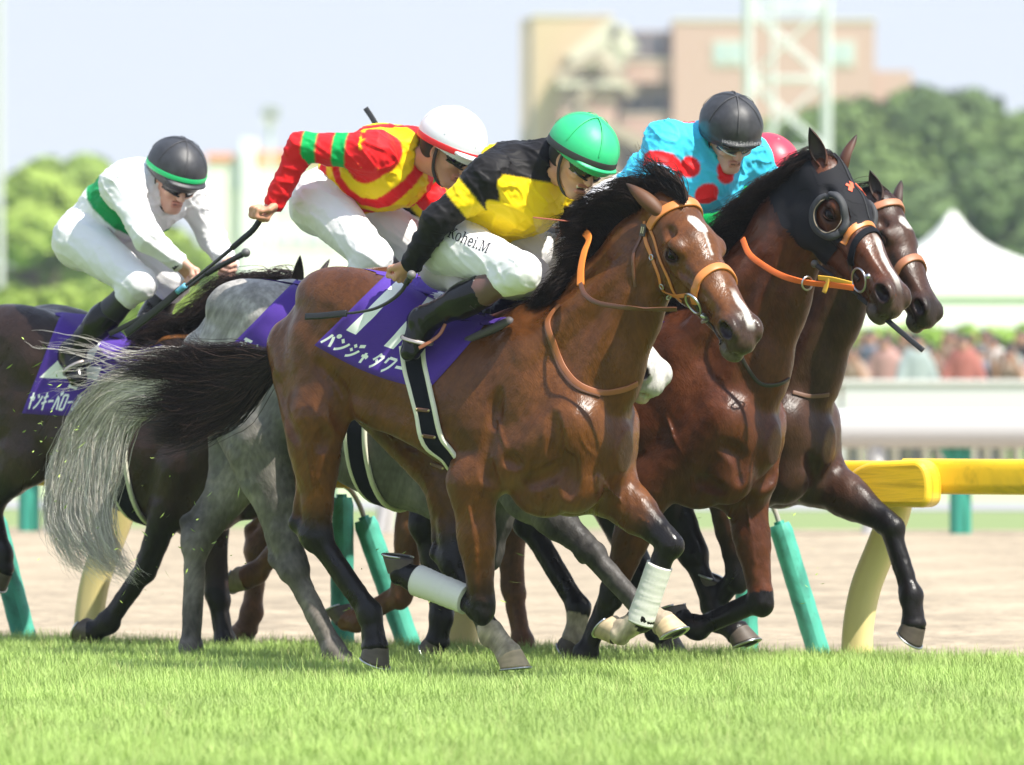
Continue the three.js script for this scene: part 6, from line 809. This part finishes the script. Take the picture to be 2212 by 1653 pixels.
{ const h = HE, tx = clothTex((c) => { c.beginPath(); c.lineWidth = 100; c.lineJoin = 'miter'; c.moveTo(420, 565); c.lineTo(505, 60); c.moveTo(480, 70); c.lineTo(150, 440); c.lineTo(640, 440); c.stroke(); [...'ヤンキーバロース'].forEach((k, i) => kana(c, k, 34 + i * 66, 596, 57, 142, 17)); }, 7);
  const q = quad4([48, 893], [262, 896], [330, 706], [132, 676], [4, -4, 0, 6]); h.drape('saddle_cloth', q, 40, 28, 0.014, clothMat(tx)); h.drape('saddle_cloth', q, 20, 14, 0.012, std('#4a2b90', 0.85, { side: THREE.DoubleSide }), { uvs: true }); girthOn(h, -0.12); maneOn(h, 40, 26, (q2, R) => mixc([0.012, 0.009, 0.010], [0.05, 0.03, 0.024], R() ** 2), 97, { t0: 0.05 });
  h.strap('neck_strap', [[268, 712], [300, 686], [340, 672], [380, 668]].map(([x, y]) => h.hit(x, y, 0.01)), 0.022, 0.008, tanLeather); h.strap('breast_strap', [[262, 720], [268, 760], [282, 800], [300, 830]].map(([x, y]) => h.hit(x, y, 0.01)), 0.018, 0.008, tanLeather); }
{ const h = HF; maneOn(h, 30, 20, (q, R) => [0.10, 0.045, 0.02], 99); girthOn(h, -0.16); tailOn(h, [520, 800], [[380, 880, 450, 830]], 90, (q, R) => [0.09, 0.04, 0.02], 790); const q = quad4([580, 760], [790, 852], [930, 672], [724, 600]); h.drape('saddle_cloth', q, 18, 12, 0.012, std('#4a2b90', 0.85, { side: THREE.DoubleSide })); }
const wp = (h, l) => l.map((q) => h.J(...q).applyMatrix4(h.g.matrixWorld));
const YEL = lin('#f2cf1c'), BLK = [0.014, 0.013, 0.014], RED = lin('#e3262b'), GRN = lin('#12a455'), WHT = [0.80, 0.80, 0.81], SKY = lin('#45c4e6');
// leader: black and yellow, green cap
const JA = new Rider(HA, {
  label: 'jockey in black and yellow silks with a green cap riding the leading bay', face: [0.50, -0.50, 0.70], up: [0.25, 0.9, 0.1], grimace: true, size: 0.96, headSize: 1.08, capSize: 1.10, silkCell: 0.0065,
  j: { pelvis: [1008, 500, 0], chest: [1112, 395, 0], neck: [1176, 352, 0], head: [1247, 352, 0.02], shR: [1058, 385, 0.20], shL: [1190, 385, -0.20], elR: [948, 474, 0.31], wrR: [890, 568, 0.28], elL: [1232, 450, -0.30], wrL: [1262, 530, -0.16], hipR: [985, 528, 0.13], hipL: [1060, 520, -0.13], knR: [1126, 588, 0.27], knL: [1218, 560, -0.27], anR: [914, 692, 0.27], anL: [1060, 690, -0.24], toR: [888, 760, 0.31], toL: [1030, 770, -0.28] },
  belly: [[0.02, -0.07, 0], [0.17, 0.13, 0.19]],
  silks: (c) => { const zz = (x) => Math.abs(((x % 2) + 2) % 2 - 1) - 0.5; if (c.u > 0.66 && (c.da < 0.09 || c.df < 0.075)) return BLK; if (c.da < 0.095 && c.u > 0.0) return c.u < 0.36 && c.up > -0.16 ? BLK : YEL; const e = c.up + 0.10 * (c.t - 0.6) + 0.09 * zz(c.t * 5.5 + 0.3); if (c.t < 0.50 && c.up > 0.05) return YEL; if (c.up > 0.12 && c.t > 0.60 && c.t < 0.78 && Math.abs(c.z - 0.06) < 0.10 - (c.t - 0.60) * 0.5) return YEL; return c.t > 0.46 && e > -0.035 ? BLK : YEL; },
  cap: (l, t) => lin('#2fbd7c'), capRough: 0.5, bands: [[0.044, 0.014, 0.024, [0.03, 0.032, 0.03], 0.6, 0.006]], seams: lin('#31c07b'), hair: [0.01, 0.009, 0.009], capCoat: 0.05,
  hands: { R: { axis: [0.25, 0.75, 0.6], flip: false }, L: { axis: [0.6, 0.4, 0.3] } }, gaiter: [0.13, 0.068, 0.056], bootTop: 0.42,
});
whip('black whip trailing from the fist of the green capped jockey across the purple cloth', wp(HA, [[889, 594, 0.36], [880, 608, 0.355], [868, 628, 0.35], [846, 648, 0.35], [812, 666, 0.35], [770, 675, 0.35], [735, 678, 0.35], [700, 682, 0.35], [660, 684, 0.35]]), 0.010, { grip: 0.16, flap: 0.7, n: [0, 0.2, 1], knob: [0.16, 0.15, 0.145] });
// grey's rider: red and yellow hoops, white cap, whip hand swung back
const JB = new Rider(HB, {
  label: 'jockey in red and yellow hooped silks with a white cap swinging a whip behind him', face: [0.72, -0.50, 0.50], up: [0.2, 0.9, 0.1], size: 0.95, silkCell: 0.007, capSize: 1.06,
  j: { pelvis: [722, 420, 0], chest: [832, 352, 0], neck: [890, 322, 0], head: [966, 330, 0.02], shR: [806, 332, 0.21], shL: [900, 345, -0.19], elR: [652, 318, 0.34], wrR: [594, 436, 0.36], elL: [930, 420, -0.3], wrL: [985, 500, -0.16], hipR: [706, 440, 0.13], hipL: [775, 440, -0.13], knR: [806, 556, 0.26], knL: [905, 530, -0.26], anR: [690, 700, 0.26], anL: [800, 680, -0.25], toR: [690, 770, 0.3], toL: [790, 750, -0.28] },
  belly: [[0.02, -0.06, 0], [0.16, 0.12, 0.18]],
  silks: (c) => { if (c.arm && c.u > 0.30) { if (c.tag === 2 && ((c.u > 0.36 && c.u < 0.55) || (c.u > 0.78 && c.u < 0.98))) return GRN; return RED; } if (c.arm && c.u > 0.02) return RED; const d = c.sd + 0.02 * Math.sin(c.t * 9); return d < 0.125 ? RED : d < 0.19 ? YEL : d < 0.25 ? RED : d < 0.305 ? YEL : d < 0.36 ? RED : YEL; },
  cap: (l, t) => [0.80, 0.80, 0.83], capRough: 0.4, bands: [[0.036, 0.014, 0.024, RED, 0.5, 0.006], [0.026, 0.012, 0.005, [0.8, 0.8, 0.8], 0.5, 0.007]], seams: [0.86, 0.86, 0.86], hair: [0.02, 0.017, 0.015], skin: [0.52, 0.26, 0.16],
  hands: { R: { axis: [0.75, 0.6, 0.3], d: [-0.55, -0.75, 0.2], flip: false }, L: { axis: [0.6, 0.4, 0.3] } }, bootTop: 0.4,
});
whip('long black whip with blue collar held by the white capped jockey over the black horse', wp(HB, [[566, 468, 0.36], [547, 496, 0.38], [520, 520, 0.40], [470, 562, 0.42], [430, 594, 0.44], [388, 627, 0.45], [360, 652, 0.46], [320, 684, 0.46], [272, 721, 0.46]]), 0.0105, { grip: 0.3, flap: 0.62, w: 0.034, n: [0.2, 0.4, 1], ring: [0.10, 0.33, 0.45] });
// hooded bay's rider: light blue with red spots
const JC = new Rider(HC, {
  label: 'jockey in light blue silks with red spots and black cap riding the hooded horse', face: [0.38, -0.50, 0.80], up: [0.05, 0.95, 0.2], silkCell: 0.007, capSize: 1.06,
  j: { pelvis: [1370, 440, 0], chest: [1500, 355, 0], neck: [1545, 310, 0], head: [1574, 300, 0.05], shR: [1440, 310, 0.21], shL: [1612, 335, -0.19], elR: [1418, 395, 0.32], wrR: [1470, 500, 0.22], elL: [1668, 405, -0.32], wrL: [1630, 500, -0.14], hipR: [1330, 470, 0.13], hipL: [1400, 470, -0.13], knR: [1440, 570, 0.26], knL: [1530, 560, -0.26], anR: [1240, 690, 0.26], anL: [1390, 690, -0.25], toR: [1230, 770, 0.3], toL: [1370, 760, -0.28] },
  belly: [[0.03, -0.06, 0], [0.17, 0.13, 0.19]],
  spots: [[1476, 252, 0.05], [1490, 361, 0.047], [1568, 372, 0.05], [1528, 422, 0.055], [1430, 290, 0.0]],
  silks: (c) => { if (c.arm && c.tag === 3 && c.v > 0.5) return WHT; const k = c.w === 'R' ? [0.45, 0.74] : [0.75, 1.1]; if (c.da < 0.10 && c.u > k[0] && c.u < k[1]) return RED; if (c.da < 0.075) return SKY; for (const [q, r] of c.spots) if (c.p.distanceTo(q) < r) return RED; return SKY; },
  cap: (l, t) => [0.028, 0.028, 0.031].map((v) => v * (1 + 0.35 * noise(l.x * 60, l.y * 60, l.z * 60))), capRough: 0.5, capCoat: 0.08, capNoise: 0.0034, seams: [0.035, 0.035, 0.038], bands: [[0.020, 0.010, 0.020, [0.016, 0.016, 0.018], 0.4, 0.006]], hair: [0.03, 0.02, 0.015], skin: [0.62, 0.36, 0.27], lens: [0.04, 0.05, 0.07], frame: [0.7, 0.7, 0.7],
  hands: { R: { axis: [0.6, 0.4, 0.3] }, L: { axis: [0.6, 0.4, 0.3], col: [0.75, 0.75, 0.75] } }, bootTop: 0.4,
});
whip('black padded whip pointing down to the right under the hooded horse muzzle', wp(HC, [[1760, 570, 0.12], [1800, 600, 0.12], [1840, 628, 0.12], [1870, 652, 0.12], [1910, 686, 0.12], [1950, 720, 0.12], [1994, 757, 0.12]]), 0.009, { grip: 0.2, flap: 0.42, w: 0.024 });
// far right rider
const JD = new Rider(HD, {
  label: 'jockey with a red cap and green red silks hidden behind the light blue jockey', face: [0.6, -0.5, 0.6], up: [0.05, 0.95, 0.2], silkCell: 0.010,
  j: { pelvis: [1480, 470, 0], chest: [1570, 420, 0], neck: [1625, 385, 0], head: [1656, 382, 0.02], shR: [1560, 405, 0.20], shL: [1660, 400, -0.19], elR: [1530, 470, 0.30], wrR: [1600, 510, 0.2], elL: [1690, 460, -0.3], wrL: [1700, 530, -0.14], hipR: [1450, 500, 0.13], hipL: [1520, 500, -0.13], knR: [1580, 580, 0.26], knL: [1660, 570, -0.26], anR: [1390, 700, 0.26], anL: [1500, 690, -0.25], toR: [1380, 770, 0.3], toL: [1480, 760, -0.28] },
  silks: (c) => c.arm ? (c.u > 0.5 ? GRN : RED) : (((c.t * 3.2 + c.up * 3) % 1 + 1) % 1 < 0.62 ? GRN : c.z > 0.1 ? YEL : RED), cap: () => [0.62, 0.035, 0.07], bands: [[0.024, 0.010, 0.02, [0.5, 0.03, 0.05]]], hands: { R: { axis: [0.6, 0.4, 0.3], col: [0.75, 0.75, 0.75] } },
});
// black horse's rider: white with a green hoop
const JE = new Rider(HE, {
  label: 'jockey in white silks with a green hoop and black cap riding the number four horse', face: [0.42, -0.50, 0.76], up: [0.15, 0.93, 0.1], size: 0.93, silkCell: 0.008, capSize: 1.04, headSize: 1.1,
  j: { pelvis: [196, 500, 0], chest: [300, 420, 0], neck: [344, 386, 0], head: [374, 390, 0.03], shR: [262, 402, 0.21], shL: [408, 412, -0.19], elR: [318, 512, 0.30], wrR: [384, 566, 0.2], elL: [458, 514, -0.30], wrL: [494, 572, -0.10], hipR: [188, 520, 0.14], hipL: [262, 520, -0.13], knR: [300, 612, 0.27], knL: [374, 610, -0.27], anR: [156, 760, 0.27], anL: [300, 740, -0.26], toR: [168, 818, 0.32], toL: [310, 810, -0.28] },
  belly: [[0.01, -0.05, 0], [0.15, 0.12, 0.17]],
  silks: (c) => !c.arm && Math.abs(c.t - 0.50 + 0.6 * c.up) < 0.105 ? [0.012, 0.30, 0.095] : WHT, silkRough: 0.6,
  cap: (l, t) => [0.030, 0.031, 0.036].map((v) => v * (1 + 0.3 * noise(l.x * 50, l.y * 50, l.z * 50))), capRough: 0.5, capNoise: 0.0018, capCoat: 0.06, seams: [0.035, 0.035, 0.04], bands: [[0.052, 0.016, 0.019, [0.02, 0.52, 0.17], 0.45, 0.005]], hair: [0.05, 0.035, 0.025], skin: [0.60, 0.34, 0.25],
  hands: { R: { axis: [0.3, 0.6, 0.7], curl: 0.7 }, L: { axis: [0.3, 0.6, 0.7], curl: 0.7 } }, gaiter: [0.014, 0.014, 0.016], bootTop: 0.45, cuff: [0.03, 0.03, 0.035],
});
whip('black whip in the hands of the white and green jockey, crossing the longer whip', wp(HE, [[531, 546, 0.16], [500, 562, 0.18], [462, 582, 0.20], [430, 602, 0.22], [380, 640, 0.26], [330, 672, 0.30], [270, 705, 0.34], [236, 722, 0.36]]), 0.011, { grip: 0.36, flap: 0.75, w: 0.024, knob: [0.1, 0.1, 0.1] });
// rider of the hidden chestnut
const JF = new Rider(HF, {
  label: 'jockey in yellow and black silks hidden behind the red and yellow jockey', face: [0.6, -0.5, 0.6], up: [0.05, 0.95, 0.2], silkCell: 0.011,
  j: { pelvis: [880, 470, 0], chest: [962, 425, 0], neck: [1030, 410, 0], head: [1110, 425, 0.0], shR: [950, 400, 0.20], shL: [1050, 400, -0.19], elR: [900, 380, 0.30], wrR: [860, 420, 0.3], elL: [1090, 470, -0.3], wrL: [1100, 540, -0.14], hipR: [860, 500, 0.13], hipL: [930, 500, -0.13], knR: [990, 580, 0.26], knL: [1060, 570, -0.26], anR: [800, 690, 0.26], anL: [900, 690, -0.25], toR: [790, 770, 0.3], toL: [890, 760, -0.28] },
  silks: (c) => c.arm ? BLK : (((c.t * 2.6 + c.up * 2) % 1 + 1) % 1 < 0.66 ? YEL : BLK), cap: () => [0.6, 0.42, 0.03], hands: { R: { axis: [0.3, 0.8, 0.3] } },
});
whip('tip of a dark whip sticking up behind the back of the red and yellow jockey', wp(HF, [[860, 420, 0.3], [845, 360, 0.3], [822, 290, 0.3], [806, 258, 0.3], [790, 234, 0.3]]), 0.011, { grip: 0.25, flap: 0.6, w: 0.026 });
// lettering laid on cloth and cap
function lettering(owner, name, field, draw, quad, inv, eyeL, h) {
  const c = document.createElement('canvas'); c.width = 512; c.height = 192; const x = c.getContext('2d'); x.fillStyle = '#000'; x.fillRect(0, 0, 512, 192); x.fillStyle = x.strokeStyle = '#fff'; draw(x); const t = new THREE.CanvasTexture(c);
  const pos = [], uv = [], idx = [], nu = 30, nv = 12; for (let j = 0; j <= nv; j++) for (let i = 0; i <= nu; i++) { const [px, py] = quad(i / nu, j / nv), d = h.ray(px, py), o = h.J(px, py, 0.9), p = field.march(o, d, 2.5) ?? field.snap(h.J(px, py, 0.2)); p.addScaledVector(field.normal(p), 0.0014); pos.push(p.x, p.y, p.z); uv.push(i / nu, j / nv); }
  for (let j = 0; j < nv; j++) for (let i = 0; i < nu; i++) { const a = j * (nu + 1) + i; idx.push(a, a + 1, a + nu + 1, a + 1, a + nu + 2, a + nu + 1); }
  const g = new THREE.BufferGeometry(); g.setAttribute('position', new THREE.Float32BufferAttribute(pos, 3)); g.setAttribute('uv', new THREE.Float32BufferAttribute(uv, 2)); g.setIndex(idx); g.computeVertexNormals(); return part(name, g, owner.mat(t), owner.parent);
}
lettering({ parent: JA.breeches, mat: (t) => std([0.02, 0.018, 0.03], 0.7, { alphaMap: t, transparent: true, side: THREE.DoubleSide }) }, 'lettering', JA.br, (x) => { x.setTransform(1, 0, -0.28, 1, 60, 0); x.font = '136px serif'; x.fillText('Kohei.M', 0, 134, 440); }, (u, v) => [mix(958, 1060, u) + 8 * v, mix(mix(524, 566, u), mix(476, 520, u), v)], null, null, HA);

lettering({ parent: JC.g, mat: (t) => std([0.16, 0.16, 0.16], 0.6, { alphaMap: t, transparent: true, side: THREE.DoubleSide }) }, 'lettering', JC.capField, (x) => { x.font = 'bold 76px sans-serif'; x.fillText('Jockey Saddlery', 8, 84, 496); x.lineWidth = 7; x.beginPath(); x.ellipse(290, 146, 56, 34, 0, 0, 6.3); x.stroke(); x.font = 'bold 44px sans-serif'; x.fillText('GPA', 246, 162); }, (u, v) => [mix(1558, 1646, u), mix(mix(326, 332, u), mix(294, 300, u), v) + 3 * Math.sin(Math.PI * u)], null, null, HC);

{ // spare goggles hanging at the throat of the leading jockey
  const pos = [], idx = [], top = [], n = 14; for (let j = 0; j <= 6; j++) for (let i = 0; i <= n; i++) { const u = i / n, v = j / 6, w = 1 - 0.35 * v * v * Math.abs(2 * u - 1), p = HA.J(mix(1200, mix(1152, 1246, u), w), mix(mix(470, 480, u), mix(516, 524, u), v), mix(0.20, 0.02, u) + 0.05 * Math.sin(Math.PI * u)); pos.push(p.x, p.y, p.z); if (!j) top.push(p); }
  for (let j = 0; j < 6; j++) for (let i = 0; i < n; i++) { const a = j * (n + 1) + i; idx.push(a, a + 1, a + n + 1, a + 1, a + n + 2, a + n + 1); }
  const g = new THREE.BufferGeometry(); g.setAttribute('position', new THREE.Float32BufferAttribute(pos, 3)); g.setIndex(idx); g.computeVertexNormals(); const m = part('spare_goggles', g, std([0.95, 0.95, 0.95], 0.03, { transmission: 1, thickness: 0, side: THREE.DoubleSide }), JA.g); part('goggle_edge', sweep(top, V(0, 1, 0), 0.008, 0.006, { sides: 6 }), std([0.55, 0.16, 0.12], 0.5), m);
}
renderer.render(scene, camera);
